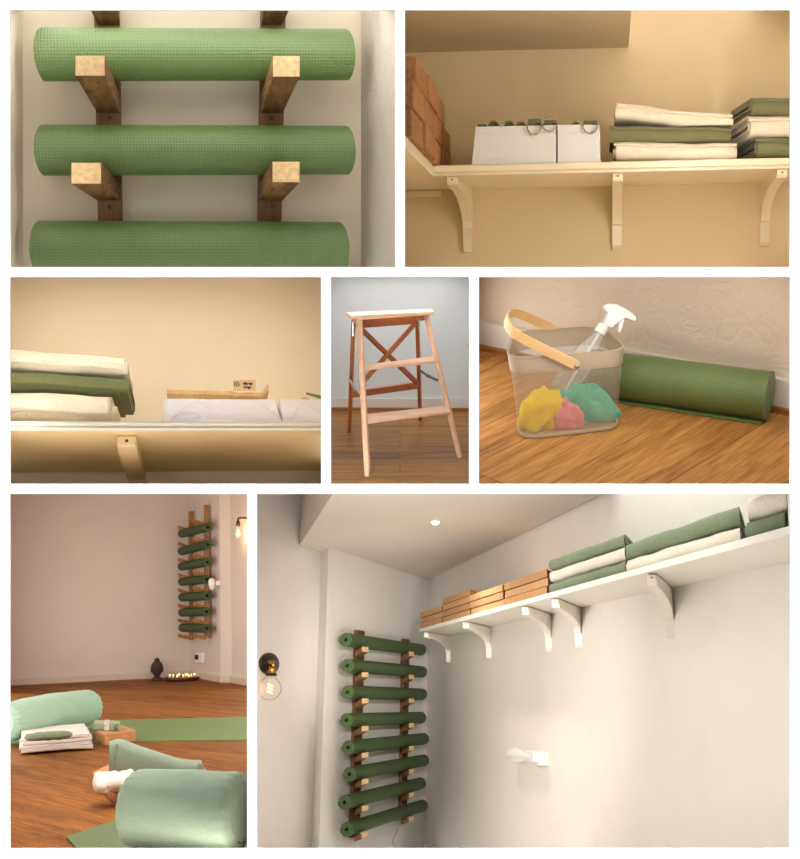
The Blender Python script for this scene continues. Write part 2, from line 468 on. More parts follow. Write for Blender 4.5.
def spiral_roll(L, rin, rout, turns, a=0.0, nseg=24, nx=1, bow=0.0, tail=0.0, rot=0.0, wob=0.0, jit=0.0, seed=0, squash=1.0, sag=0.0):
    """mesh of a rolled or folded sheet lying along x, UV in metres"""
    pts, h = spiral_path(rin, rout, turns, a, nseg, tail)
    n = len(pts); nor = []
    for k in range(n):
        d = (pts[min(k + 1, n - 1)] - pts[max(k - 1, 0)]).normalized(); nor.append(V((d.y, -d.x)))
    loop = [pts[k] + nor[k] * h for k in range(n)] + [pts[k] - nor[k] * h for k in range(n - 1, -1, -1)]
    arc = [0.0]
    for k in range(1, n): arc.append(arc[-1] + (pts[k] - pts[k - 1]).length)
    arcs = arc + arc[::-1]
    turn = [min(k, 2 * n - 1 - k) // nseg for k in range(2 * n)]
    rnd = random.Random(seed); jl = [rnd.uniform(-jit, jit) for _ in range(int(turns) + 6)]
    jr = [rnd.uniform(-jit, jit) for _ in range(int(turns) + 6)]
    cr, sr = math.cos(rot), math.sin(rot); mb = MB(); rings = []; uvs = []
    ext = max(abs(p.y) for p in loop)
    for i in range(nx + 1):
        u = i / nx; ring = []
        for k, p in enumerate(loop):
            y, z = p.x * cr - p.y * sr, (p.x * sr + p.y * cr) * squash
            x = -L / 2 + L * u
            e = (1 if i == nx else -1 if i == 0 else 0)
            x += e * bow * max(0, -y / rout) if bow else 0
            if e: x += (jr if e > 0 else jl)[turn[k]]
            if wob:
                q = noise.noise(V((x * 6 + seed * 7.1, y * 7, 0.3 * seed + z * 4)))
                q2 = noise.noise(V((x * 17 + seed * 3.7, y * 9 + 4, 1.3 + z * 14)))
                y += wob * (q * 0.7 + q2 * 0.45); z += wob * (q + q2 * 0.35)
            if sag: z -= sag * (2 * u - 1)
            ring.append(V((x, y, z))); uvs.append((x, arcs[k]))
        rings.append(ring)
    mb.rings(rings, True, False, True, None, uvs)
    m2 = 2 * n
    for ring, flip in ((rings[0], False), (rings[-1], True)):
        fs = []
        for k in range(n - 1):
            q = (k, k + 1, m2 - 2 - k, m2 - 1 - k)
            fs.append(q if flip else q[::-1])
        mb.add(ring, fs, False, None, [(0.001, 0.001)] * m2)
    return mb

def bracket_parts(D, H, w):
    """shelf bracket seen from the side: y from the wall (0) outwards (-D), z down from the shelf"""
    t = max(w * 0.55, D * 0.07); hm = H * 0.62
    poly = [(0, 0), (-D, 0), (-D, -t * 0.9), (-D * 0.86, -t * 1.05)]
    for k in range(1, 9):      # concave sweep from the tip to the wall leg
        a = k / 9 * PI / 2
        poly.append((-D * 0.86 + (D * 0.86 - t * 1.25) * math.sin(a), -t * 1.05 - (hm - t * 1.05) * (1 - math.cos(a))))
    poly += [(-t * 1.25, -hm), (-t * 0.8, -hm), (-t * 0.8, -H + t * 0.5), (-t * 0.45, -H), (0, -H)]
    return poly

def make_bracket(room, Mx, D, H, w, mat, label, group, lip=True):
    t = thing('shelf_bracket', room, Mx, label, 'bracket', group)
    obj('bracket_body', MB().prism(bracket_parts(D, H, w), -w / 2, w / 2), mat, t, bevel=w * 0.08)
    obj('tip_block', MB().box((0, -D - w * 0.1, -w * 0.32), (w * 0.98, w * 0.5, w * 0.64)), mat, t, bevel=w * 0.1)
    for yy, zz in ((-D - w * 0.35, -w * 0.32), (-w * 0.44, -H * 0.86)):
        obj('screw', MB().lathe([(w * 0.09, -w * 0.03), (w * 0.09, w * 0.02), (w * 0.05, w * 0.04)], 10, T(V((0, yy, zz))) @ RX(PI / 2)), M['screw'], t)
    return t

def rect_at(room, x0, y0, x1, y1, yl):
    return [room.y(x0, y0, yl), room.y(x1, y0, yl), room.y(x1, y1, yl), room.y(x0, y1, yl)]

def quad(pts, mb=None, nrm=None):
    mb = mb or MB(); return mb.add(pts, [tuple(range(len(pts)))])

MG = 4.9
def liner(room, far, mat, name='light_liner'):  # added liner: blocks light between neighbouring rooms and bounces it inside
    """the enclosing side walls of a room set, from the opening back to the depth far"""
    x0, y0, x1, y1 = room.box; e = MG - 0.2; far *= 1.3
    c = [(x0 - e, y0 - e), (x1 + e, y0 - e), (x1 + e, y1 + e), (x0 - e, y1 + e)]
    near = [room.D(a, b, BOARD + 0.008) for a, b in c]; back = [room.D(a, b, far) for a, b in c]
    mb = MB()
    mb.add(near + back, [(i, (i + 1) % 4, 4 + (i + 1) % 4, 4 + i) for i in range(4)])
    return struct(name, mb, mat, room)

def strips(room, e, color=(1, 0.95, 0.86), depth=3.03, side=3.0, aim_px=None):
    """slim unseen fill strips added behind the four edges of the opening; e = watts for (top, bottom, left, right)"""
    x0, y0, x1, y1 = room.box
    cxp, cyp = (x0 + x1) / 2, (y0 + y1) / 2
    target = room.D(cxp, cyp, 5.0) if aim_px is None else room.D(*aim_px)
    for k, w in enumerate(e):
        if not w: continue
        p, q = [((x0 + 6, y0 - side), (x1 - 6, y0 - side)), ((x0 + 6, y1 + side), (x1 - 6, y1 + side)), ((x0 - side, y0 + 6), (x0 - side, y1 - 6)), ((x1 + side, y0 + 6), (x1 + side, y1 - 6))][k]
        P, Q = room.S @ room.D(*p, depth), room.S @ room.D(*q, depth)
        li = bpy.data.lights.new('fill_strip', 'AREA'); li.shape = 'RECTANGLE'  # added fill, no such fitting in the room
        li.size = (Q - P).length; li.size_y = 0.008; li.energy = w; li.color = color
        o = bpy.data.objects.new('fill_strip', li); col.objects.link(o)
        c = (P + Q) / 2; aim = (target - c).normalized()
        X = (Q - P).normalized(); Z = -(aim - X * aim.dot(X)).normalized(); Y = Z.cross(X)
        m = Matrix((X, Y, Z)).transposed().to_4x4(); m.translation = c
        o.matrix_basis = room.M @ m

def edge_light(room, side, d0, d1, watts, color=(1, 0.95, 0.88), n=1, m=3.7, frac=(0, 1)):
    """unseen soft fill panels added along one enclosing side (top, bottom, left, right) between two depths, facing into the room"""
    x0, y0, x1, y1 = room.box
    if side in ('top', 'bottom'):
        yy = y0 - m if side == 'top' else y1 + m; a, b = (x0 + (x1 - x0) * frac[0], yy), (x0 + (x1 - x0) * frac[1], yy)
    else:
        xx = x0 - m if side == 'left' else x1 + m; a, b = (xx, y0 + (y1 - y0) * frac[0]), (xx, y0 + (y1 - y0) * frac[1])
    mid = room.D((x0 + x1) / 2, (y0 + y1) / 2, (d0 + d1) / 2)
    for k in range(n):
        q0, q1 = d0 + (d1 - d0) * k / n, d0 + (d1 - d0) * (k + 1) / n
        P, Q, P2, Q2 = (room.S @ v for v in (room.D(*a, q0), room.D(*b, q0), room.D(*a, q1), room.D(*b, q1)))
        li = bpy.data.lights.new('fill_panel', 'AREA'); li.shape = 'RECTANGLE'  # added fill panel, out of view, not a fitting
        X = (Q - P).normalized(); c = (P + Q + P2 + Q2) / 4
        along = ((P2 + Q2) / 2 - (P + Q) / 2); Y = (along - X * along.dot(X))
        li.size = (Q - P).length * 0.98; li.size_y = Y.length * 0.96; Y.normalize()
        Z = X.cross(Y)
        if Z.dot(mid - c) > 0: X = -X; Z = -Z
        li.energy = watts / n; li.color = color
        m4 = Matrix((X, Y, Z)).transposed().to_4x4(); m4.translation = c
        o = bpy.data.objects.new('fill_panel', li); col.objects.link(o); o.matrix_basis = room.M @ m4

RIG = {  # near depth, middle depth, far depth, point the edge strips are turned to, colour
    1: (3.04, 3.4, 3.8, (200, 140, 4.0), (1, 0.97, 0.92)), 2: (3.05, 3.5, 4.3, (600, 140, 4.2), (1, 0.98, 0.96)),
    3: (3.05, 3.35, 3.7, (165, 380, 3.8), (1, 0.96, 0.9)), 4: (3.05, 3.6, 4.3, (400, 380, 4.2), (1, 0.98, 0.97)),
    5: (3.05, 3.5, 4.2, (630, 380, 3.9), (0.97, 0.97, 0.95)), 6: (3.1, 5.0, 8.8, (100, 640, 9.0), (1, 0.97, 0.94)),
    7: (3.35, 5.4, 8.8, (380, 660, 9.0), (1, 0.98, 0.95))}
DOWN = 38
SPOT = 840  # strength of an added fill spot, as are the two below
SPOT2 = 300
SPOT3 = 370
WATTS = {1: [3.55, 2.18, 0, 0.81, 0, 0, 0, 0, 0.21, 0, 0.73, 0.79], 2: [0, 2.66, 0, 0.59, 0, 0, 0, 0.6, 0.7, 0, 0, 3.85], 3: [0, 1.66, 0.34, 0, 0, 0.23, 0, 0.65, 1.25, 0, 0.5, 0], 4: [0, 2.57, 0, 0, 0, 0, 0, 0, 0, 0, 1.98, 0], 5: [1.67, 0.6, 0.6, 0, 0, 2.64, 0, 1.5, 1.81, 0, 0, 0], 6: [21.63, 1.3, 0, 0.13, 0, 36.26, 0, 21.59, 0, 0, 0, 0], 7: [11.04, 0, 0, 9.17, 5.33, 0, 0, 0, 0, 0, 2.6, 0]}
def rig(room, k):
    """the added fill lights of one room: panels along its four sides (near half, far half) and strips behind the opening's edges"""
    a, b, c, aim, colr = RIG[k]; e = WATTS[k]
    i = 0
    for side in ('top', 'bottom', 'left', 'right'):
        for d0, d1 in ((a, b), (b, c)):
            if e[i]: edge_light(room, side, d0, d1, e[i], colr)
            i += 1
    strips(room, e[8:12], colr, aim_px=aim)

def spot(room, P, target, w, color=(1, 0.9, 0.75), size=0.03, ang=None):  # serves the visible lamps and the added fill spots
    li = bpy.data.lights.new('lamp_or_fill', 'SPOT' if ang else 'POINT'); li.energy = w; li.color = color; li.shadow_soft_size = size
    if ang: li.spot_size = math.radians(ang); li.spot_blend = 1.0
    o = bpy.data.objects.new('lamp_or_fill', li); col.objects.link(o)
    d = (V(target) - V(P)).normalized()
    o.matrix_basis = room.M @ (T(P) @ d.to_track_quat('-Z', 'Y').to_matrix().to_4x4())
    return o

ORD = ['topmost', 'second from top', 'third from top', 'fourth from top', 'fifth from top', 'sixth from top', 'seventh from top', 'lowest']

#@@P1
def panel1():
    r = Room(10, 10, 395, 267, 188, 150)
    yw = 3.85; yb = yw - 0.05
    wb = MB(); quad([r.y(23, 10 - MG, yw), r.y(361, 10 - MG, yw), r.y(361, 267 + MG, yw), r.y(23, 267 + MG, yw)], wb)
    struct('wall_back', wb, M['wall1'], r)
    def side(xc, xo, yo, nm, mt):
        a, b = r.y(xc, 10 - MG, yw), r.y(xc, 267 + MG, yw)
        c, d = r.y(xo, 267 + MG, yo), r.y(xo, 10 - MG, yo)
        mb = MB(); quad([a, b, c, d], mb); struct(nm, mb, mt, r)
    side(23, 10 - MG, 3.45, 'wall_left', M['wall1']); side(361, 395 + MG, 3.3, 'wall_right', M['wall1side'])
    liner(r, 3.9, M['wall1side'])
    rack = thing('mat_rack', r, T(r.y(190, 267, yw)), 'weathered pine wall rack seen close up, its angled arms carrying three thick green mats', 'rack')
    inv = T(-r.y(190, 267, yw))
    def tr(pts): return [inv @ p for p in pts]
    for x0, x1 in ((96.5, 121), (259, 283)):
        up = MB(); z0, z1 = r.y(x0, 267 + MG, yw - 0.025).z, r.y(x0, 10 - MG, yw - 0.025).z
        a, b = r.y(x0, 150, yb).x, r.y(x1, 150, yb).x
        up.box(((a + b) / 2, yw - 0.027, (z0 + z1) / 2), (b - a, 0.05, z1 - z0), inv)
        obj('upright', up, M['pine_up'], rack, bevel=0.003)
        for zz in (207, 118): obj('screw', MB().lathe([(0.006, 0), (0.006, 0.004), (0.003, 0.006)], 10, inv @ T(r.y((x0 + x1) / 2 + 1, zz, yb - 0.002)) @ RX(PI / 2)), M['screw'], rack)
    arms = [((97.5, 8, 120, 26), (91, 5.6, 118.5, 11)), ((97, 94, 120, 113), (75, 55.5, 105, 76)), ((97, 182, 119, 200.5), (71, 162.5, 101.5, 184)),
            ((261, 8, 282, 26), (263.5, 5.6, 289, 11)), ((261, 94, 283, 113), (272.5, 56, 300, 77)), ((259, 182, 283, 200.5), (272, 161.5, 300, 182.5))]
    yt = 3.42
    for b, t in arms:
        B, Tp = tr(rect_at(r, *b, yb + 0.001)), tr(rect_at(r, *t, yt if t[1] > 30 else yb - 0.10))
        a = MB().hexa(B, Tp)
        ao = obj('support_arm', a, M['pine_arm_v'] if 'pine_arm_v' in M else M['pine_old'], rack, bevel=0.003)
        if t[1] < 30: continue
        T2 = [p + V((0, -0.004, 0)) for p in Tp]
        c = sum(T2, V()) / 4
        e = MB().hexa([p.lerp(c, 0.03) + V((0, 0.005, 0)) for p in T2], [p.lerp(c, 0.06) for p in T2])
        obj('sawn_end', e, M['pine_end'], ao, label='pale sawn end grain')
    ym = yb - 0.088
    for k, (xl, xr, yt_, yb_) in enumerate(((37, 352, 27, 83), (37, 352.5, 124, 176.5), (33, 346, 220, 276))):
        cy = (yt_ + yb_) / 2
        A, B = r.y(xl, cy, ym), r.y(xr, cy, ym)
        rad = (r.y(200, yt_, ym) - r.y(200, yb_, ym)).length / 2
        mb = spiral_roll((B - A).length - 0.05, rad * 0.3, rad, 6, nseg=40, nx=2, bow=0.025, rot=-1.9)
        o = obj('yoga_mat', mb, M['mat_close'], room=r, M=frame((A + B) / 2, B - A))
        props(o, ['thick embossed green mat, topmost roll across the close-up pine arms', 'thick embossed green mat, middle roll across the close-up pine arms',
                  'thick embossed green mat, lowest close-up roll, its underside cut off by the opening'][k], 'yoga mat', 'rolled mats seen close up')
    rig(r, 1)


#@@P2
def blanket(room, Mx, L, D, H, mat, label, group, seed=0, turns=3.4, rot=0.0, sag=0.0, wob=0.009, jit=0.006, name='folded_blanket', skew=0.0, nx=22):
    """folded blanket; Mx has x along the front fold, y inwards, origin at the bottom centre"""
    th = H / 2
    mb = spiral_roll(L, H * 0.07, th, turns, a=D / 2 - th, nseg=28, nx=nx, wob=wob, jit=jit, seed=seed, rot=0.0, sag=sag)
    for k, v in enumerate(mb.v): mb.v[k] = V((v.x + v.y * skew, v.y, max(0.001, v.z + th)))
    o = obj(name, mb, mat, room=room, M=Mx)
    return props(o, label, 'blanket', group)

def panel2():
    r = Room(405, 10, 790, 267, 610, 305, 0.182)
    SK[0] = r.S
    yw, yf = 4.25, 3.8
    zs = r.y(610, 186.5, yw).z                      # underside of the shelf
    zt = r.y(610, 161.5, yf).z                      # top of the shelf
    xl = r.y(448, 186, yw).x                         # corner line of the side shelf
    X0, X1 = r.y(405 - MG, 100, yw).x, r.y(790 + MG, 100, yw).x
    yl = 3.02
    wb = MB(); quad([r.y(405 - MG, 10 - MG, yw), r.y(790 + MG, 10 - MG, yw), r.y(790 + MG, 267 + MG, yw), r.y(405 - MG, 267 + MG, yw)], wb)
    struct('wall_back', wb, M['wall2'], r)
    zc = r.y(610, 48, yw).z; xc = r.y(628.5, 48, yw).x
    cm = MB(); y0 = 3.3
    a, b = r.z(405 - MG, 10 - MG, zc), r.z(633, 10 - MG, zc)
    cm.hexa([V((X0, yw, zc)), V((xc, yw, zc)), V((xc, b.y, zc)), V((a.x, a.y, zc))], [V((X0, yw, zc + 0.012)), V((xc, yw, zc + 0.012)), V((xc, b.y, zc + 0.012)), V((a.x, a.y, zc + 0.012))])
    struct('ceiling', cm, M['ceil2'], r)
    liner(r, 4.4, M['wall2'])
    # long shelf across the back wall
    sh = thing('painted_shelf', r, T(V((0, yw, zs))), 'white painted shelf crossing the deep cream wall below a ceiling soffit', 'shelf')
    Xf = r.y(790 + MG, 100, yf).x
    obj('shelf_board', MB().slab([V((xl, yf - yw, 0)), V((Xf, yf - yw, 0)), V((X1, 0, 0)), V((xl, 0, 0))], (0, 0, zt - zs)), M['paint_cream'], sh, bevel=0.002)
    obj('front_lip', MB().box(((xl + Xf) / 2, -(yw - yf) - 0.006, (zt - zs) / 2 + 0.004), (Xf - xl, 0.014, (zt - zs) * 0.62)), M['paint_cream'], sh, bevel=0.003)
    # side shelf running towards the viewer
    s2 = thing('painted_shelf', r, T(V((xl, yw, zs))), 'white side shelf meeting the long one in the corner, cork bricks piled on it', 'shelf')
    dL = r.ray(565, 305); dL.z = 0; dL = dL / dL.y            # direction of the side shelf, away from the viewer
    def SL(y, dx=0.0): return V((xl + dx, yw, 0)) + dL * (y - yw)
    yq = 3.14
    xo2 = r.y(405 - MG, 186, yw).x; pq = SL(yq); xo = min(pq.x - 0.01, r.y(405 - MG, 150, yq).x)
    P4 = [V((xo2, yw, 0)), V((xl - 0.002, yw, 0)), V((pq.x - 0.002, yq, 0)), V((xo, yq, 0))]
    P4 = [p - V((xl, yw, 0)) for p in P4]
    obj('shelf_board', MB().slab(P4, (0, 0, zt - zs)), M['paint_cream'], s2, bevel=0.001)
    obj('batten', MB().box(((xo2 - xl - 0.02) / 2, -0.012, -0.012), (-(xo2 - xl) - 0.02, 0.024, 0.022)), M['paint_cream'], s2, bevel=0.003)
    # brackets
    H = zs - r.y(617, 249, yw - 0.02).z
    w = 0.034
    proto = None
    for k, px in enumerate((468.5, 617, 764)):
        P = V((r.y(px, 249, yw - 0.01).x, yw, zs))
        lab = ['white curved bracket below the white fabric boxes and buckled straps', 'white bracket below the cream and green blanket stack, seen straight on',
               'white bracket below the gap between the two blanket stacks'][k]
        if proto is None: proto = make_bracket(r, T(P), yw - yf - 0.03, H, w, M['paint_cream'], lab, 'brackets under the deep cream shelf')
        else: copy_tree(proto, r, T(P), lab)
    # cork bricks on the side shelf
    bh = 0.082
    for row in range(3):
        off = (-0.02, -0.0, -0.17)[row]
        for i in range(4 if row < 2 else 3):
            y1 = yw - 0.02 - 0.262 * i + off; y0 = y1 - 0.252
            if y0 < 3.16: y0 = 3.16
            if y1 - y0 < 0.05: continue
            jx = random.Random(row * 7 + i).uniform(-0.006, 0.004) + 0.016
            zz = zt + row * bh + 0.001
            Pb = SL(y1, jx); Pf = SL(y0, jx); wi = V((-0.11, 0, 0)); wi0 = V((min(-0.02, max(-0.11, r.y(405 - MG, 100, y0).x - Pf.x)), 0, 0)); wi1 = V((max(-0.11, r.y(405 - MG, 100, y1).x - Pb.x), 0, 0))
            base_ = [V(), Pf - Pb, Pf - Pb + wi0, wi1]
            o = obj('cork_block', MB().slab(base_, (0, 0, bh - 0.004)), M['cork2'], room=r, M=T(Pb + V((0, 0, zz))), bevel=0.004)
            lab = 'brown cork brick in the %s row beside the deep cream wall, %s' % (['bottom', 'middle', 'top'][row], ['touching the corner', 'second from the corner', 'third from the corner', 'fourth from the corner'][i])
            props(o, lab, 'cork block', 'cork bricks on the side shelf')
    # fabric boxes
    yfb = yf + 0.015
    for j, (a0, a1, b0, b1, lab) in enumerate(((471.5, 556, 475.5, 556, 'white fabric storage box holding five olive straps, the wider box on the shelf'),
                                               (557.5, 600.5, 557.5, 599.5, 'narrow white fabric storage box holding two olive straps, beside the wider box'))):
        x0, x1 = r.y(a0, 150, yfb).x, r.y(a1, 150, yfb).x; t0, t1 = r.y(b0, 127, yfb).x, r.y(b1, 127, yfb).x
        h = r.y(500, 126.5, yfb).z - zt; d = 0.3
        bo = thing('storage_box', r, T(V(((x0 + x1) / 2, yfb, zt + 0.001))), lab, 'storage box', 'white fabric boxes of straps')
        c = (x0 + x1) / 2; th = 0.004
        def ring(ins, z, f): 
            u = z / h; l = x0 + (t0 - x0) * u - c + ins; q = x1 + (t1 - x1) * u - c - ins
            return [V((l, ins, z)), V((q, ins, z)), V((q, d - ins, z)), V((l, d - ins, z))]
        mb = MB(); mb.rings([ring(0.0, 0, 0), ring(0, h, 0), ring(th, h, 0), ring(th, th, 0)], True, True, False)
        obj('box_shell', mb, M['box_cloth'], bo, bevel=0.0015)
        for zz in (h * 0.78, h * 0.16):
            l = x0 + (t0 - x0) * zz / h - c; q = x1 + (t1 - x1) * zz / h - c
            obj('hem_seam', MB().box(((l + q) / 2, -0.0006, zz), (q - l, 0.0022, 0.0016)), M['box_cloth'], bo)
    # straps with rings
    def strap(px0, px1, ytop, ybot, kind, lab):
        P0, P1 = r.y(px0, 126, yfb), r.y(px1, 126, yfb)
        x = (P0.x + P1.x) / 2; wd = (P1.x - P0.x); zr = r.y(px0, 126.5, yfb).z
        zt_ = r.y(px0, ytop, yfb).z
        st = thing('yoga_strap', r, T(V((x, yfb + 0.01, zr))), lab, 'strap', 'olive straps in the white boxes')
        hh = zt_ - zr
        if kind == 'coil':
            R = wd / 2; pts = [(R * math.cos(a), 0.03, hh * math.sin(a)) for a in [PI * q / 12 for q in range(13)]]
            rg = []
            mb = MB()
            ro = [[V((p[0], 0.0, p[2])), V((p[0], 0.05, p[2])), V((p[0] * 0.8, 0.05, p[2] * 0.72)), V((p[0] * 0.8, 0.0, p[2] * 0.72))] for p in pts]
            mb.rings(ro, True, True, False)
            ro = [[V((p[0] * 0.62, 0.004, p[2] * 0.6)), V((p[0] * 0.62, 0.05, p[2] * 0.6)), V((0, 0.05, 0)), V((0, 0.004, 0))] for p in pts]
            mb.rings(ro, True, True, False)
            obj('webbing', mb, M['strap'], st)
            obj('d_ring', MB().tube([(p[0] * 0.92, -0.004, p[2] * 1.08) for p in pts], 0.0022, 8), M['ringmetal'], st)
        else:
            obj('webbing', MB().box((0, 0.02, hh * 0.55), (wd * 0.88, 0.05, hh * 1.3)), M['strap'], st, bevel=0.004)
            drop = zr - r.y(px0, ybot, yfb).z
            pts = [(wd / 2 * math.cos(a), -0.018 - 0.004 * math.sin(a), hh * 0.25 - (drop + hh * 0.25) * math.sin(a)) for a in [PI * q / 12 for q in range(13)]]
            obj('d_ring', MB().tube(pts + [(-wd / 2, -0.012, hh * 0.4), (wd / 2, -0.012, hh * 0.4)], 0.0026, 8, closed=True), M['ringmetal'], st)
            if kind == 'double':
                pts2 = [(wd * 0.42 * math.cos(a), -0.016, hh * 0.9 + hh * 0.75 * math.sin(a)) for a in [PI * q / 12 for q in range(13)]]
                obj('d_ring', MB().tube(pts2, 0.0024, 8), M['ringmetal'], st)
    L7 = lambda X: 470 + X / 5.714
    Y7 = lambda Y: 110 + Y / 5.714
    strap(L7(50), L7(98), Y7(78), Y7(100), 'flat0', 'olive strap end lying flat at the outer corner of the wider white box') if False else None
    strap(L7(92), L7(170), Y7(62), 0, 'coil', 'rolled olive strap end with a thin ring, nearest the cork bricks'.replace('nearest', 'beside'))
    strap(L7(185), L7(255), Y7(62), 0, 'coil', 'rolled olive strap arching over the middle of the wide white box')
    strap(L7(258), L7(322), Y7(68), 0, 'coil', 'small rolled olive strap just before the first hanging metal ring')
    strap(L7(326), L7(408), Y7(56), Y7(145), 'ring', 'olive strap with one large metal ring hanging over the wide box')
    strap(L7(416), L7(498), Y7(62), Y7(126), 'double', 'olive strap with two metal rings at the seam between the boxes')
    strap(L7(575), L7(632), Y7(66), 0, 'coil', 'small rolled olive strap end poking out of the narrow box')
    strap(L7(645), L7(731), Y7(64), Y7(138), 'ring', 'olive strap whose round ring hangs over the narrow white box')
    sb = thing('yoga_strap', r, T(V((r.y(481.5, 126, yfb).x, yfb + 0.03, r.y(481.5, 126.5, yfb).z))), 'olive strap end lying flat at the outer corner of the wider white box', 'strap', 'olive straps in the white boxes')
    obj('webbing', MB().box((0, 0, 0.003), (0.03, 0.04, 0.012)), M['strap'], sb, bevel=0.002)
    # blankets
    def at(px, py, yy=yf + 0.06): return r.y(px, py, yy)
    def bl(x0, x1, yt0, yt1, yb0, yb1, zbase, Dp, mt, lab, grp, seed, ang=0.0, yfr=None, jit=0.008):
        yfr = yfr or yf + 0.02
        A, B = r.y(x0, 150, yfr), r.y(x1, 150, yfr)
        hl = r.y(x0, yt0, yfr).z - r.y(x0, yb0, yfr).z; hr = r.y(x1, yt1, yfr).z - r.y(x1, yb1, yfr).z
        H = (hl + hr) / 2; 
        Mx = T(V(((A.x + B.x) / 2, yfr + Dp / 2, zbase))) @ RZ(ang)
        blanket(r, Mx, B.x - A.x, Dp, H, mt, lab, grp, seed, sag=(yt1 - yt0) * yfr / F / 2, jit=jit)
        return H
    g = 'blankets on the deep cream shelf'
    z = zt + 0.002
    h = bl(615, 736, 143.5, 147, 164, 164.5, z, 0.34, M['cream_cloth'], 'cream folded blanket at the bottom, lying directly on the deep cream shelf', g, 1)
    z += h * 0.97; h = bl(611.5, 731, 125, 131, 143, 147, z, 0.34, M['green_cloth'], 'olive green folded blanket between two cream ones on the deep cream shelf', g, 2)
    z += h * 0.95; h = bl(616, 731, 105, 118, 126.5, 132, z, 0.33, M['cream_cloth'], 'cream folded blanket on top of the complete three-layer stack by the boxes', g, 3)
    # second stack, ends showing
    z = zt + 0.002; n2 = 'blankets cut off by the edge of the deep cream shelf'
    for k, (x0, yy0, yy1, mt, lab) in enumerate(((757, 142.5, 163, 'green_cloth', 'dark green blanket at the bottom of the partly cropped stack, fold end showing'),
                                                 (750.5, 121, 143, 'cream_cloth', 'cream blanket in the middle of the partly cropped stack, layered end showing'),
                                                 (751.5, 103.5, 122, 'green_cloth', 'dark green blanket on top of the partly cropped stack by the bracket'))):
        yfr = yf + 0.01; ang = math.radians(-14)
        A = r.y(x0, 150, yfr); Xe = r.y(790 + MG - 1, 150, yfr).x
        H = (yy1 - yy0) * 0.97 * yfr / F
        L = (Xe - A.x)
        Dp = 0.30
        # skewed so that the folded end looks towards the boxes
        mb = spiral_roll(L, H * 0.07, H / 2, 3.4, a=Dp / 2 - H / 2, nseg=28, nx=10, wob=0.006, jit=0.007, seed=11 + k)
        for i, v in enumerate(mb.v): mb.v[i] = V((v.x - (v.y + Dp / 2) * 0.16 * (1 - (v.x + L / 2) / L), v.y, v.z + H / 2))
        o = obj('folded_blanket', mb, M[mt], room=r, M=T(V((A.x + L / 2, yfr + Dp / 2, z))))
        props(o, lab, 'blanket', n2)
        z += H * 0.97
    SK[0] = None
    rig(r, 2)

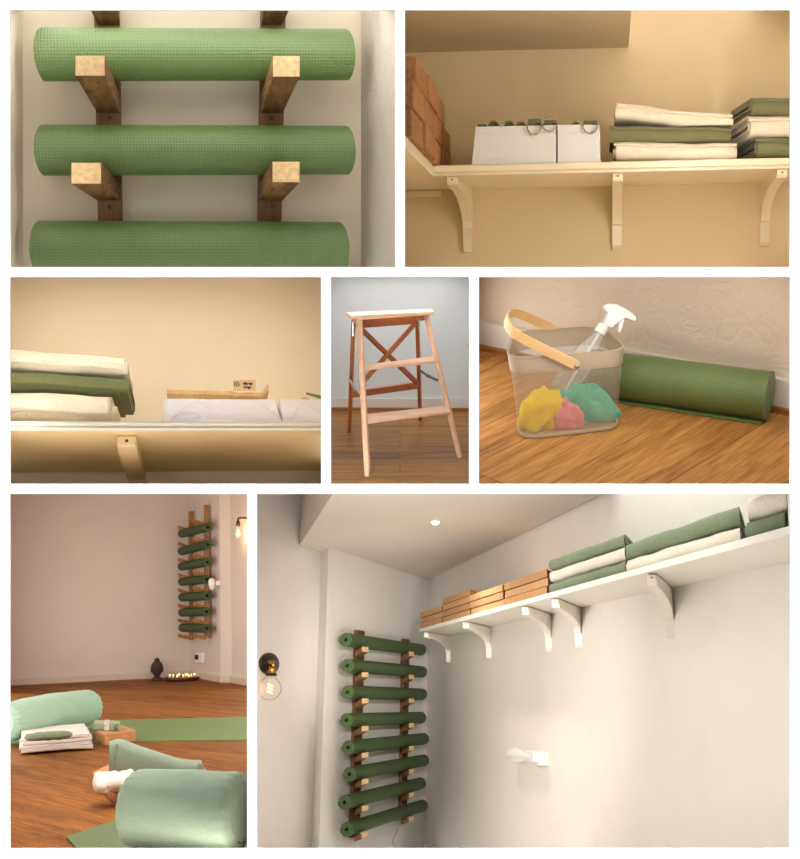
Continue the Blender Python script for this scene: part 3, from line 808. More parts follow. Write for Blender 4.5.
#@@P3
def panel3():
    r = Room(10, 277, 321, 484, 200, 700)
    yf, yw = 3.2, 3.8
    zt = r.y(200, 422, yf).z; zs = r.y(200, 431, yf).z
    X0, X1 = r.y(10 - MG, 400, yw).x, r.y(321 + MG, 400, yw).x
    wb = MB(); quad([r.y(10 - MG, 277 - MG, yw), r.y(321 + MG, 277 - MG, yw), r.y(321 + MG, 484 + MG, yw), r.y(10 - MG, 484 + MG, yw)], wb)
    struct('wall_back', wb, M['wall3'], r)
    liner(r, 3.8, M['wall3'])
    zs = min(zs, r.y(200, 473, yw).z) if False else zs
    yw2 = yw
    sh = thing('painted_shelf', r, T(V((0, yw, zs))), 'cream shelf seen from below holding fleece blankets and two white boxes, moulded lip', 'shelf')
    xa, xb = r.y(10 - MG + .5, 425, yf).x, r.y(321 + MG - .5, 425, yf).x
    Q4 = [V((xa, yf - yw, 0)), V((xb, yf - yw, 0)), V((X1, 0, 0)), V((X0, 0, 0))]
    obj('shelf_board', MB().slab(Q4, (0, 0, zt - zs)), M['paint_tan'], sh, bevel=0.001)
    hh = zt - zs
    obj('front_lip', MB().prism([(0, 0), (-0.012, 0), (-0.014, hh * 0.2), (-0.006, hh * 0.28), (-0.006, hh * 0.42), (-0.012, hh * 0.5), (-0.012, hh * 0.78), (-0.006, hh * 0.84), (-0.008, hh), (0, hh)], xa, xb,
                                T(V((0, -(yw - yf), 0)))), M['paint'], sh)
    P = V((r.y(132, 440, yf + 0.1).x, yw, zs))
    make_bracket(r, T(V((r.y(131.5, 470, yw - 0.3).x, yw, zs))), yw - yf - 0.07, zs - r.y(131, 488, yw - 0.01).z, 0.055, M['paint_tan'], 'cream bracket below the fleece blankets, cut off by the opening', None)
    # fleece blankets
    def bl(x0, x1, yt0, yt1, yb0, yb1, zb, yfr, mt, lab, seed, ext=0.0):
        A, B = r.y(x0, 400, yfr), r.y(x1, 400, yfr)
        hl = r.y(x0, yt0, yfr).z - r.y(x0, yb0, yfr).z; hr = r.y(x1, yt1, yfr).z - r.y(x1, yb1, yfr).z
        H = (hl + hr) / 2 * 1.16
        blanket(r, T(V(((A.x + B.x) / 2, yfr + 0.16, zb))), B.x - A.x, 0.32, H, mt, lab, 'fleece blankets on the moulded shelf', seed, sag=(yt1 - yt0) * yfr / F / 2, turns=2.6, jit=0.02)
        return H
    y0 = yf + 0.02; z = zt + 0.002
    xl = -1
    h = bl(xl, 116, 391, 394, 421.5, 421.5, z, y0, M['cream_cloth3'], 'thick cream fleece blanket at the bottom, its folded end stepping towards the boxes', 21)
    z += h * 0.97; h = bl(xl, 122.5, 371, 377, 391, 394, z, y0 + 0.03, M['green_cloth3'], 'mottled green fleece blanket between two cream fleece blankets', 22)
    z += h * 0.95; h = bl(xl, 127.5, 350, 357.5, 371, 375, z, y0 + 0.03, M['cream_cloth3'], 'cream fleece blanket on top of the fleece stack, sloping down gently', 23)
    # hanging corner of the green blanket
    # boxes
    for j, (a0, a1, t0, t1, lab) in enumerate(((162, 282.5, 164.5, 274, 'creased white fabric box with a brown paper parcel on top'),
                                               (282.8, 325, 279.5, 325, 'creased white fabric box cut off by the opening, torn paper on top'))):
        yfb = yf + 0.012; x0, x1 = r.y(a0, 420, yfb).x, r.y(a1, 420, yfb).x; u0, u1 = r.y(t0, 400, yfb).x, r.y(t1, 400, yfb).x
        h = r.y(200, 399.5, yfb).z - zt; c = (x0 + x1) / 2; d = 0.25
        bo = thing('storage_box', r, T(V((c, yfb, zt + 0.001))), lab, 'storage box', 'white boxes on the moulded shelf')
        mb = MB(); n = 26; rings = []
        for i in range(9):
            u = i / 8; ring = []
            l = x0 + (u0 - x0) * u - c; q = x1 + (u1 - x1) * u - c
            for k in range(n + 1): 
                x = l + (q - l) * k / n
                ring.append(V((x, noise.noise(V((x * 14, u * 2.2 + j * 5, 3))) * 0.006 - 0.003 * abs(math.sin(x * 22 + u * 4)) * 1.0, u * h)))
            ring += [V((q, d, u * h)), V((l, d, u * h))]
            rings.append(ring)
        mb.rings(rings, True, True, True)
        obj('box_shell', mb, M['box_cloth3'], bo)
        # two diagonal gathers of the lining
        for (xa_, za_, xb_, zb_) in ([(0.06, 0.12, 0.26, 0.92), (0.78, 0.92, 0.95, 0.3), (0.3, 0.85, 0.46, 0.35)] if j == 0 else [(0.15, 0.1, 0.5, 0.95), (0.55, 0.95, 0.98, 0.35)]):
            W = x1 - x0
            obj('crease', MB().tube([(x0 - c + W * xa_, -0.003, h * za_), (x0 - c + W * (xa_ * .5 + xb_ * .5), -0.0075, h * (za_ + zb_) / 2), (x0 - c + W * xb_, -0.003, h * zb_)], [0.001, 0.003, 0.001], 8), M['box_cloth3'], bo)
    yp = yf + 0.05; ztop = r.y(200, 399.5, yf + 0.012).z + 0.001
    # green folder below the parcel
    Pa, Pb = r.y(226, 398, yp).x, r.y(269, 398, yp).x
    fo = obj('dark_folder', MB().box((0, 0.08, 0.004), (Pb - Pa, 0.16, 0.008)), M['green_cloth'], room=r, M=T(V(((Pa + Pb) / 2, yp, ztop))), bevel=0.003)
    props(fo, 'thin dark green cloth pad squeezed between box and brown paper parcel', 'pad')
    # parcel
    x0, x1 = r.y(167, 395, yp).x, r.y(268.5, 395, yp).x; zp = ztop + 0.010; c = (x0 + x1) / 2
    pc = thing('paper_parcel', r, T(V((c, yp, zp))), 'long crumpled brown paper parcel lying on the creased white box', 'parcel')
    rings = []
    for i in range(29):
        u = i / 28; x = x0 + (x1 - x0) * u - c
        hh = (0.034 - 0.012 * u + 0.004 * noise.noise(V((u * 9, 0, 1)))) if u < 0.93 else 0.022 + (u - 0.93) * 0.2
        zb = 0.0 if u < 0.93 else (u - 0.93) * 0.25
        q = noise.noise(V((u * 14, 2, 1))) * 0.006
        rings.append([V((x, q, zb + 0.002)), V((x, -0.006 + q, zb + hh * 0.45)), V((x, 0.004 + q, zb + hh * 0.95)), V((x, 0.07, zb + hh * 1.0 + q)), V((x, 0.14, zb + hh * 0.8)), V((x, 0.15, zb))])
    obj('wrapping', MB().rings(rings, True, True, False), M['kraft'], pc)
    # card tag with print
    a, b = r.y(233, 385, yp - 0.01), r.y(255.5, 385, yp - 0.01); zt0, zt1 = r.y(240, 391, yp - 0.01).z, r.y(240, 380.5, yp - 0.01).z
    W, Hh = b.x - a.x, zt1 - zt0
    tg = obj('card_tag', MB().box((0, 0, Hh / 2), (W, 0.003, Hh)), M['kraft_light'], pc, M=T(V(((a.x + b.x) / 2 - c, -0.014, zt0 - zp))))
    sp = [(-W * 0.32 + Hh * 0.028 * q * math.cos(q * 0.9), -0.0022, Hh * 0.55 + Hh * 0.028 * q * math.sin(q * 0.9)) for q in range(2, 12)]
    obj('spiral_emblem', MB().tube(sp, 0.0012, 6), M['ink'], tg)
    for row, (txt, sz, xo) in enumerate((('ellness', 0.22, 0.1), ('range', 0.2, 0.12))):
        cu = bpy.data.curves.new('print_text', 'FONT'); cu.body = txt; cu.size = Hh * 0.33; cu.align_x = 'CENTER'; cu.extrude = 0.0006
        cu.offset = 0.0006
        cu.materials.append(M['ink'])
        tmp = bpy.data.objects.new('print_line', cu); tm = bpy.data.meshes.new_from_object(tmp); bpy.data.objects.remove(tmp)
        o = bpy.data.objects.new('print_line', tm); col.objects.link(o); o.parent = tg
        o.matrix_basis = T(V((W * 0.14, -0.0022, Hh * (0.56 - 0.34 * row)))) @ RX(PI / 2)
    # torn paper on the second box
    x0 = r.y(292, 395, yp).x; x1 = r.y(321 + MG - 1, 395, yp).x
    tp = thing('torn_paper', r, T(V((x0, yp, ztop))), 'torn brown paper with a green sheet lying on the cropped white box', 'paper')
    W = x1 - x0
    def sheet(pts, th): return MB().slab([V((x, y, z)) for x, y, z in pts], (0, 0, th))
    obj('paper_sheet', sheet([(0, 0, 0.001), (W, 0, 0.001), (W, 0.12, 0.012), (W * 0.45, 0.12, 0.018)], 0.006), M['kraft_light'], tp)
    obj('folded_flap', sheet([(W * 0.22, -0.01, 0.004), (W * 0.55, -0.01, 0.002), (W * 0.45, 0.05, 0.03), (W * 0.3, 0.05, 0.024)], 0.004), M['kraft'], tp)
    obj('green_sheet', sheet([(W * 0.52, -0.012, 0.022), (W, -0.012, 0.012), (W, 0.06, 0.026), (W * 0.45, 0.03, 0.036)], 0.006), M['eye_green'], tp, label='dull green sheet')
    rig(r, 3)

#@@P4
def panel4():
    r = Room(331, 277, 469, 484, 400, 200)
    h = 0.83
    fl = MB(); wl = 409.5
    A, B = r.z(331 - MG, wl - 0.3, -h), r.z(469 + MG, wl + 0.5, -h)
    c, d = r.z(469 + MG, 484 + MG, -h), r.z(331 - MG, 484 + MG, -h)
    quad([A, B, c, d], fl); struct('floor', fl, M['floor4'], r)
    N = (B - A).cross(V((0, 0, 1))).normalized()
    wb = MB(); quad([A, B, r.pl(469 + MG, 277 - MG, A, N), r.pl(331 - MG, 277 - MG, A, N)], wb)
    struct('wall_back', wb, M['wall4'], r); liner(r, 4.3, M['wall4'])
    nn = N if N.y < 0 else -N
    hb = r.pl(400, 398, A, N).z + h
    def along(z0, z1, dep, mt, nm):
        mb = MB(); mb.slab([A + V((0, 0, z0)), B + V((0, 0, z0)), B + V((0, 0, z1)), A + V((0, 0, z1))], nn * dep)
        return struct(nm, mb, mt, r)
    along(0.0, hb, 0.018, M['skirt'], 'baseboard_back'); along(0, 0.012, 0.034, M['quadrant'], 'trim_back')
    # stool
    zt = -0.373
    o0 = r.z(405, 440, -h)
    st = thing('step_stool', r, T(o0), 'folding beech step stool with two treads standing on oak planks before a grey wall', 'step stool')
    iv = T(-o0)
    def Q(px, py, z): return iv @ r.z(px, py, z)
    def slab(nm, pts, z, th, mt, bev=0.003, lab=None):
        P = [Q(px, py, z) for px, py in pts]
        return obj(nm, MB().slab(P, (0, 0, -th)), mt, st, bevel=bev, label=lab)
    slab('top_board', [(346, 312.2), (431, 308.8), (434.6, 311.2), (350.5, 315.8)], zt, 0.013, M['beech_x'])
    # treads
    slab('tread', [(364, 364.5), (433.5, 356), (438, 360), (362.5, 367.3)], -0.53, 0.012, M['beech_x'])
    slab('tread', [(365, 414), (442.5, 405.8), (451, 410.5), (366, 421)], -0.683, 0.011, M['beech_x'])
    def leg(nm, pt, dt, pb, wpx, dep, mt, zb=-h):
        """tapered bar from a top point to the floor"""
        Tp = iv @ r.D(pt[0], pt[1], dt * 1.02); Bt = Q(pb[0], pb[1], zb)
        w = wpx * 0.8 * 3.5 / F
        ax = V((1, -0.12, 0)).normalized(); ay = V((0.12, 1, 0)).normalized()
        def rc(P, k=1): return [P - ax * w / 2 - ay * dep / 2, P + ax * w / 2 - ay * dep / 2, P + ax * w / 2 + ay * dep / 2, P - ax * w / 2 + ay * dep / 2]
        o = obj(nm, MB().hexa(rc(Bt), rc(Tp)), mt, st, bevel=0.003)
        return o, Tp, Bt
    dz = 0.022
    lf, fT, fB = leg('front_leg', (359, 317), 3.57, (367.6, 475.5), 6.8, 0.03, M['beech'])
    rf, gT, gB = leg('front_leg', (426, 314), 3.72, (460, 457), 6.6, 0.03, M['beech'])
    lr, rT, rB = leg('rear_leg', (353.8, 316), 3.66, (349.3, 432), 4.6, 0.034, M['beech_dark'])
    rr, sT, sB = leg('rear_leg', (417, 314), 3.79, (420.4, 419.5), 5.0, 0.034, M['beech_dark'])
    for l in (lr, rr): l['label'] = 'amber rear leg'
    # rails and cross brace between the rear legs
    def bar(nm, a, b, wpx, th, mt, da=0.0, side=None):
        A_, B_ = iv @ r.D(a[0], a[1], a[2] * 1.02), iv @ r.D(b[0], b[1], b[2] * 1.02)
        d = (B_ - A_).normalized(); up = V((0, 0, 1)); nrm = d.cross(up).normalized(); up2 = nrm.cross(d).normalized(); w = wpx * 3.8 / F
        rc = lambda P: [P - up2 * w / 2 - nrm * th / 2, P + up2 * w / 2 - nrm * th / 2, P + up2 * w / 2 + nrm * th / 2, P - up2 * w / 2 + nrm * th / 2]
        return obj(nm, MB().hexa(rc(A_), rc(B_)), mt, st, bevel=0.002)
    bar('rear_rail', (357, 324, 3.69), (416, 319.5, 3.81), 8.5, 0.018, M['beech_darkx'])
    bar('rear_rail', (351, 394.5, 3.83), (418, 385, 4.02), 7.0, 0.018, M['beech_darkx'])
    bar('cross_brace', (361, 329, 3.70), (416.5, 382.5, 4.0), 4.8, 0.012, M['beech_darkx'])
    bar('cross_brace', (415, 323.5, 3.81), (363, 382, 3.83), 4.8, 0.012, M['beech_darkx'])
    bar('side_rail', (355, 320, 3.63), (360, 320, 3.58), 6, 0.02, M['beech'])
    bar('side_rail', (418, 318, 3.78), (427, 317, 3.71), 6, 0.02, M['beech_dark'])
    # hinge plate and chains
    obj('hinge_plate', MB().box((0, 0, 0), (0.006, 0.03, 0.045)), M['metal'], st, M=T(iv @ r.D(353.2, 329, 3.6)), bevel=0.002)
    obj('hinge_plate', MB().box((0, 0, 0), (0.006, 0.03, 0.035)), M['metal'], st, M=T(iv @ r.D(419.2, 325, 3.72)), bevel=0.002)
    for a, b in (((349, 379, 3.78), (360, 393.5, 3.42)), ((420.5, 370.5, 3.95), (437.5, 380, 3.6))):
        A_, B_ = iv @ r.D(a[0], a[1], a[2] * 1.02), iv @ r.D(b[0], b[1], b[2] * 1.02)
        pts = [A_.lerp(B_, u) - V((0, 0, 0.004 * math.sin(PI * u))) for u in [q / 8 for q in range(9)]]
        obj('safety_stay', MB().tube(pts, [0.0035, 0.005, 0.0035, 0.005, 0.007, 0.005, 0.0035, 0.005, 0.0035], 8), M['metal'] if a[0] < 400 else M['black'], st)
    rig(r, 4)

#@@P5
def rrect(pts, rad, n=6):
    """polygon with rounded corners; pts in order"""
    out = []; m = len(pts)
    for i in range(m):
        p, a, b = pts[i], pts[i - 1], pts[(i + 1) % m]
        d1, d2 = (a - p), (b - p); R = min(rad, d1.length * 0.45, d2.length * 0.45)
        s, e = p + d1.normalized() * R, p + d2.normalized() * R
        for k in range(n + 1):
            u = k / n; out.append(s.lerp(p, u).lerp(p.lerp(e, u), u))
    return out

def crumple(seed, sx, sy, sz, folds=5.0, amp=0.35, res=4, ridge=1.0):
    bm = bmesh.new(); bmesh.ops.create_icosphere(bm, subdivisions=res, radius=1.0)
    for v in bm.verts:
        p = v.co.copy(); n = p.normalized()
        w = V((noise.noise(p * 1.3 + V((seed, 0, 0))), noise.noise(p * 1.3 + V((0, seed, 3))), noise.noise(p * 1.3 + V((5, 0, seed)))))
        q = p + w * 0.9
        rg = 1 - abs(math.sin(q.x * folds + q.z * folds * 0.6 + seed)) 
        rg2 = 1 - abs(math.sin(q.y * folds * 0.9 - q.z * folds * 0.8 + seed * 2))
        d = amp * (rg * 0.6 + rg2 * 0.4 - 0.5) + 0.3 * noise.noise(p * 1.2 + V((seed, seed, 0)))
        v.co = V((p.x * sx, p.y * sy, p.z * sz)) * (1 + d * ridge * 0.6)
        if v.co.z < -sz * 0.75: v.co.z = -sz * 0.75
    mb = MB()
    bm.verts.index_update()
    mb.add([v.co.copy() for v in bm.verts], [tuple(x.index for x in f.verts) for f in bm.faces], True)
    bm.free(); return mb

def panel5():
    r = Room(479, 277, 790, 484, 560, -60)
    h = 1.46
    A, B = r.z(479 - MG, 345.0, -h), r.z(790 + MG, 412.5, -h)
    fl = MB(); quad([A, B, r.z(790 + MG, 484 + MG, -h), r.z(479 - MG, 484 + MG, -h)], fl); struct('floor', fl, M['floor5'], r)
    N = (B - A).cross(V((0, 0, 1))).normalized(); nn = N if N.y < 0 else -N
    wb = MB(); quad([A, B, r.pl(790 + MG, 277 - MG, A, N), r.pl(479 - MG, 277 - MG, A, N)], wb)
    struct('wall_back', wb, M['wall5'], r); liner(r, 4.4, M['wall5'])
    hb = r.pl(640, 350.5, A, N).z + h
    def along(z0, z1, dep, mt, nm, off=0.0):
        mb = MB(); mb.slab([A + V((0, 0, z0)) + nn * off, B + V((0, 0, z0)) + nn * off, B + V((0, 0, z1)) + nn * off, A + V((0, 0, z1)) + nn * off], nn * dep); return struct(nm, mb, mt, r)
    along(0, hb, 0.02, M['skirt'], 'baseboard_back'); along(0, 0.018, 0.018, M['quadrant'], 'trim_back', 0.02)
    # rolled mat against the wall
    rad = 0.083
    P1 = r.z(770, 395, -h + rad); d = (B - A).normalized()
    P0 = r.z(560, 350 + 12, -h + rad)
    P0 = r.z(628, 376.0, -h + rad); d2 = (P0 - P1).normalized()
    P0 = P1 + d2 * ((P0 - P1).length * 1.3)
    mb = spiral_roll((P1 - P0).length, rad * 0.1, rad, 6, nseg=40, nx=1, rot=-PI / 2, tail=0.0)
    mo = obj('yoga_mat', mb, M['mat_floor'], room=r, M=frame((P0 + P1) / 2, P1 - P0))
    props(mo, 'rolled green mat lying on the floor against the skirting behind the wire basket', 'yoga mat')
    # loose outer edge of the mat
    X = (P1 - P0).normalized(); fr = V((0, 0, 1)).cross(X); fr = fr if fr.y < 0 else -fr
    base = V((0, 0, -rad + 0.0015)); L2 = (P1 - P0).length / 2 - 0.01
    Mi = frame((P0 + P1) / 2, P1 - P0).inverted()
    f3 = Mi.to_3x3() @ fr
    q = MB(); q.slab([V((-L2, 0, 0)) + base, V((L2, 0, 0)) + base, V((L2, 0, 0)) + base + f3 * 0.062, V((-L2, 0, 0)) + base + f3 * 0.058], (0, 0, 0.008))
    obj('loose_edge', q, M['mat_floor'], mo, bevel=0.002)
    # ---------------- basket
    bz = -h + 0.004
    zr = -1.218
    rim = [r.z(513, 352, zr), r.z(510, 336, zr), r.z(600, 326.5, zr), r.z(629.5, 349.5, zr)]
    rim = [r.z(506, 358.5, zr), r.z(514, 331.5, zr), r.z(599, 326.5, zr), r.z(630, 349.5, zr)]
    bf = [r.z(521, 439.5, bz), r.z(621, 428, bz)]
    back = V((0.0, 1, 0)).normalized() * 0.17
    bot = [bf[0], bf[0] + V((-0.02, 0.15, 0)), bf[1] + V((-0.04, 0.155, 0)), bf[1]]
    # front edge bows outwards: keep four corners, rounded
    c0 = sum(bot, V()) / 4
    bk = thing('wire_basket', r, T(c0), 'taupe mesh basket with bent wooden handle, holding a spray bottle and three cloths', 'basket')
    iv = T(-c0)
    rimP = rrect([iv @ p for p in rim], 0.075, 7); botP = rrect([iv @ p for p in bot], 0.06, 7)
    ctr_r = sum(rimP, V()) / len(rimP); ctr_b = sum(botP, V()) / len(botP)
    # bow the front side
    n = len(rimP)
    def lv(u, grow=0.0):
        out = []
        for a, b in zip(botP, rimP):
            p = b.lerp(a, 1 - u) if u < 1 else b + (b - a) * (u - 1)
            c = ctr_b.lerp(ctr_r, u); dd = (p - c); dd.z = 0
            out.append(p + dd.normalized() * grow)
        return out
    band_h = 0.22
    per = [0.0]
    for i in range(n): per.append(per[-1] + ((rimP[(i + 1) % n] - rimP[i]).length))
    def wallmesh(u0, u1, steps, grow):
        mb = MB(); rg = [lv(u0 + (u1 - u0) * k / steps, grow) for k in range(steps + 1)]
        vs = [p for q in rg for p in (q + [q[0]])]; m = n + 1; fs = []; uvs = []
        for k in range(steps + 1):
            for i in range(m): uvs.append((per[i], 0.26 * (u0 + (u1 - u0) * k / steps)))
        for k in range(steps):
            for i in range(n): fs.append((k * m + i, k * m + i + 1, (k + 1) * m + i + 1, (k + 1) * m + i))
        mb.add(vs, fs, True, None, uvs); return mb
    obj('mesh_wall', wallmesh(0.03, 0.80, 4, 0.0), M['taupe_mesh'], bk)
    fb = MB(); b0 = lv(0.0, -0.002); fb.add(b0, [tuple(range(n))], False, None, [(p.x, p.y) for p in b0]); obj('mesh_floor', fb, M['taupe_mesh'], bk)
    def hoop(u0, u1, g0, g1, mt, nm):
        a, b, c_, d_ = lv(u0, g1), lv(u1, g1), lv(u1, g0), lv(u0, g0); mb = MB()
        vs = a + b + c_ + d_; fs = []
        for i in range(n):
            j = (i + 1) % n
            for k in range(4):
                fs.append((k * n + i, k * n + j, ((k + 1) % 4) * n + j, ((k + 1) % 4) * n + i))
        mb.add(vs, fs, True); o = obj(nm, mb, mt, bk, bevel=0.0008); return o
    hoop(0.79, 1.0, -0.001, 0.003, M['taupe'], 'rim_band'); hoop(0.985, 1.005, -0.004, 0.005, M['taupe'], 'rim_edge'); hoop(-0.005, 0.035, -0.003, 0.003, M['taupe'], 'base_band')
    # handle
    path = [(579, 366.5, 3.50), (565, 359.5, 3.50), (550, 352.5, 3.50), (535, 345, 3.50), (522, 338, 3.51), (511, 330.5, 3.53), (506.5, 322, 3.58), (507.5, 315.5, 3.66), (514, 312.8, 3.74), (527, 317, 3.79), (542, 324, 3.83), (557, 331.5, 3.84)]
    P = [iv @ r.D(a, b, d_ * 1.0) for a, b, d_ in path]
    wd = V((0.36, -0.05, 0.93)).normalized()
    # resample smooth
    rg = []
    sm = []
    for i in range(len(P) - 1):
        p0, p1, p2, p3 = P[max(i - 1, 0)], P[i], P[i + 1], P[min(i + 2, len(P) - 1)]
        for k in range(5):
            t = k / 5
            sm.append(0.5 * ((2 * p1) + (p2 - p0) * t + (2 * p0 - 5 * p1 + 4 * p2 - p3) * t * t + (3 * p1 - p0 - 3 * p2 + p3) * t ** 3))
    sm.append(P[-1])
    for i, p in enumerate(sm):
        t = (sm[min(i + 1, len(sm) - 1)] - sm[max(i - 1, 0)]).normalized()
        w = (wd - t * wd.dot(t)).normalized(); nr = t.cross(w).normalized(); hw = 0.0165; 
        e = min(i, len(sm) - 1 - i)
        if e < 3: hw *= (0.55, 0.85, 0.97)[e]
        rg.append([p - w * hw - nr * 0.003, p + w * hw - nr * 0.003, p + w * hw + nr * 0.003, p - w * hw + nr * 0.003])
    hd = obj('handle', MB().rings(rg, True, True, False), M['bent'], bk, bevel=0.0015)
    for pp, dd in ((P[0] + V((-0.008, -0.004, 0.002)), -1), (P[-1] + V((0, -0.006, 0)), -1)):
        obj('rivet', MB().lathe([(0.0085, 0), (0.0085, 0.004), (0.005, 0.008), (0.0, 0.009)], 14, T(pp) @ RX(PI / 2)), M['metal'], hd, label='shiny round rivet')
    # ---------------- spray bottle leaning in the basket
    Nk = r.D(602, 329, 3.64); Bt = r.D(561, 392, 3.66); up = (Nk - Bt).normalized()
    Mx = frame(Bt, V((1, 0, 0)) - up * up.x, up)
    Mx = Matrix((V((1, 0, 0)) - up * up.x,)*1) if False else None
    Z = up; Y = V((0, 1, 0)); X_ = Y.cross(Z).normalized(); Y = Z.cross(X_)
    Mx = Matrix((X_, Y, Z)).transposed().to_4x4(); Mx.translation = Bt
    sb = thing('spray_bottle', r, Mx, 'clear plastic spray bottle with white trigger head leaning in the basket', 'spray bottle')
    Lb = (Nk - Bt).length
    obj('bottle', MB().lathe([(0.03, 0), (0.042, 0.006), (0.043, 0.02), (0.043, Lb * 0.46), (0.041, Lb * 0.56), (0.034, Lb * 0.68), (0.024, Lb * 0.8), (0.0165, Lb * 0.9), (0.015, Lb * 0.97)], 32), M['plastic_clear'], sb)
    obj('dip_tube', MB().tube([(0, 0, Lb), (0.004, 0, Lb * 0.5), (0.01, 0, 0.012)], 0.0042, 8), M['plastic_white'], sb)
    obj('collar', MB().lathe([(0.0, Lb * 0.93)] + [(0.019 + 0.001 * (k % 2), Lb * 0.93 + 0.004 * k) for k in range(8)] + [(0.014, Lb * 0.93 + 0.034), (0, Lb * 0.93 + 0.034)], 24), M['plastic_white'], sb)
    # trigger head: outline in the x-z plane of the photo, given thickness
    Zi = Mx.inverted()
    def hp(px, py): p = Zi @ r.pl(px, py, Nk, V((0, 1, 0))); return (p.x, p.z)
    def plate(nm, pts, th, mt=M['plastic_white']):
        m = MB(); n_ = len(pts); vs = []
        Pts = [hp(*p) for p in pts]
        m.hexa([V((x, -th, z)) for x, z in Pts], [V((x, th, z)) for x, z in Pts])
        return obj(nm, m, mt, sb, bevel=0.003, seg=3)
    plate('nozzle_body', [(604.5, 306), (610, 303.8), (618, 304.2), (626, 308), (634, 313), (638, 317), (637.5, 321), (633, 320.5), (626, 318), (620, 322), (615.5, 324.5), (608, 322), (609.5, 314), (606, 310)], 0.013)
    plate('neck_block', [(609, 312), (620, 318), (612, 328), (603, 324)], 0.014)
    plate('trigger', [(622, 317), (626.5, 318), (624, 325), (621.5, 331), (619.5, 333.8), (618, 331), (619.3, 325)], 0.006)
    # ---------------- cloths
    for nm, px, py, dpt, s, mt, lab, sd, fo, am in (
            ('cleaning_cloth', 540, 416, 3.60, (0.066, 0.040, 0.100), 'yellow', 'crumpled yellow microfibre cloth in the mesh basket', 3.1, 3.0, 0.5),
            ('cleaning_cloth', 560, 419, 3.605, (0.080, 0.036, 0.070), 'pink', 'crumpled pink microfibre cloth between the yellow and teal ones', 8.4, 3.6, 0.55),
            ('cleaning_cloth', 587, 410, 3.645, (0.108, 0.042, 0.086), 'teal', 'crumpled teal microfibre cloth, the largest in the mesh basket', 5.2, 2.8, 0.5)):
        P_ = r.D(px, py, dpt)
        o = obj(nm, crumple(sd, *s, folds=fo, amp=am, res=5), M[mt], room=r, M=T(P_) @ RY({'yellow': 0.45, 'pink': 0.6, 'teal': 0.2}[mt]))
        props(o, lab, 'cloth', 'cloths in the mesh basket')
    rig(r, 5)

#@@P6
def rack_arm(B, Tp, ax, w, hgt):
    def rc(P, k): return [P - ax * w / 2 - V((0, 0, hgt / 2 * k)), P + ax * w / 2 - V((0, 0, hgt / 2 * k)), P + ax * w / 2 + V((0, 0, hgt / 2 * k)), P - ax * w / 2 + V((0, 0, hgt / 2 * k))]
    return MB().hexa(rc(B, 1), rc(Tp, 1))

def bolster(room, A, B, rad, mat, label, seed, pleat=0.12, handle=None, sagm=0.0, bulge=0.04, name='bolster', endmat=None, edge=0.34):
    L = (B - A).length; Mx = frame((A + B) / 2, B - A)
    t = thing(name, room, Mx, label, 'bolster')
    rings = []; n = 72; nx = 44; e = rad * edge
    for i in range(nx + 1):
        u = i / nx; x = -L / 2 + L * u
        de = min(u, 1 - u) * L
        k = 1.0 if de > e else math.sqrt(max(0.0, 1 - ((e - de) / e) ** 2)) * 0.26 + 0.74
        k *= 1 + bulge * math.sin(PI * u)
        ring = []
        for j in range(n):
            a = 2 * PI * j / n
            q = noise.noise(V((x * 5 + seed, math.cos(a) * 2, math.sin(a) * 2))) * 0.035 + noise.noise(V((x * 11 + seed + math.sin(a) * 1.2, math.cos(a) * 1.5, math.sin(a) * 1.5))) * 0.022
            pl = pleat * 0.25 * math.sin(a * 22 + seed) * max(0, 1 - de / (e * 2.4)) if pleat else 0
            rr = rad * k * (1 + q + pl)
            ring.append(V((x, rr * math.cos(a), rr * math.sin(a))))
        rings.append(ring)
    obj('cover', MB().rings(rings, True, False, True), mat, t)
    for s in (-1, 1):
        er = []
        for i in range(7):
            u = i / 6; ring = []
            for j in range(n):
                a = 2 * PI * j / n; rr = rad * 0.745 * (1 - u * 0.97)
                ring.append(V((s * (L / 2 - rad * 0.10 * math.sin(u * PI / 2) + (pleat * 0.15 * rad * math.sin(a * 22 + seed) * (1 - u))), rr * math.cos(a) * 1.0, rr * math.sin(a))))
            er.append(ring)
        eo = obj('gathered_end', MB().rings(er, True, True, True), endmat or mat, t, label='pleated round end')
        obj('centre_button', MB().lathe([(0.0, -0.006), (rad * 0.1, 0), (rad * 0.1, 0.006), (0, 0.009)], 14, T(V((s * (L / 2 - rad * 0.09), 0, 0))) @ RY(s * PI / 2)), mat, eo)
    if handle:
        s = handle
        pts = [V((s * (L / 2 - 0.01), -rad * 0.1, rad * 0.72)), V((s * (L / 2 + rad * 0.30), -rad * 0.15, rad * 0.5)), V((s * (L / 2 + rad * 0.34), -rad * 0.2, 0)), V((s * (L / 2 + rad * 0.1), -rad * 0.2, -rad * 0.35)), V((s * (L / 2 - 0.02), -rad * 0.2, -rad * 0.4))]
        w = V((0, 1, 0)) * rad * 0.14; rg = []
        for i, p in enumerate(pts):
            tt = (pts[min(i + 1, 4)] - pts[max(i - 1, 0)]).normalized(); nr = tt.cross(V((0, 1, 0))) * 0.004
            rg.append([p - w - nr, p + w - nr, p + w + nr, p - w + nr])
        obj('carry_handle', MB().rings(rg, True, True, False), mat, t, bevel=0.002)
    return t

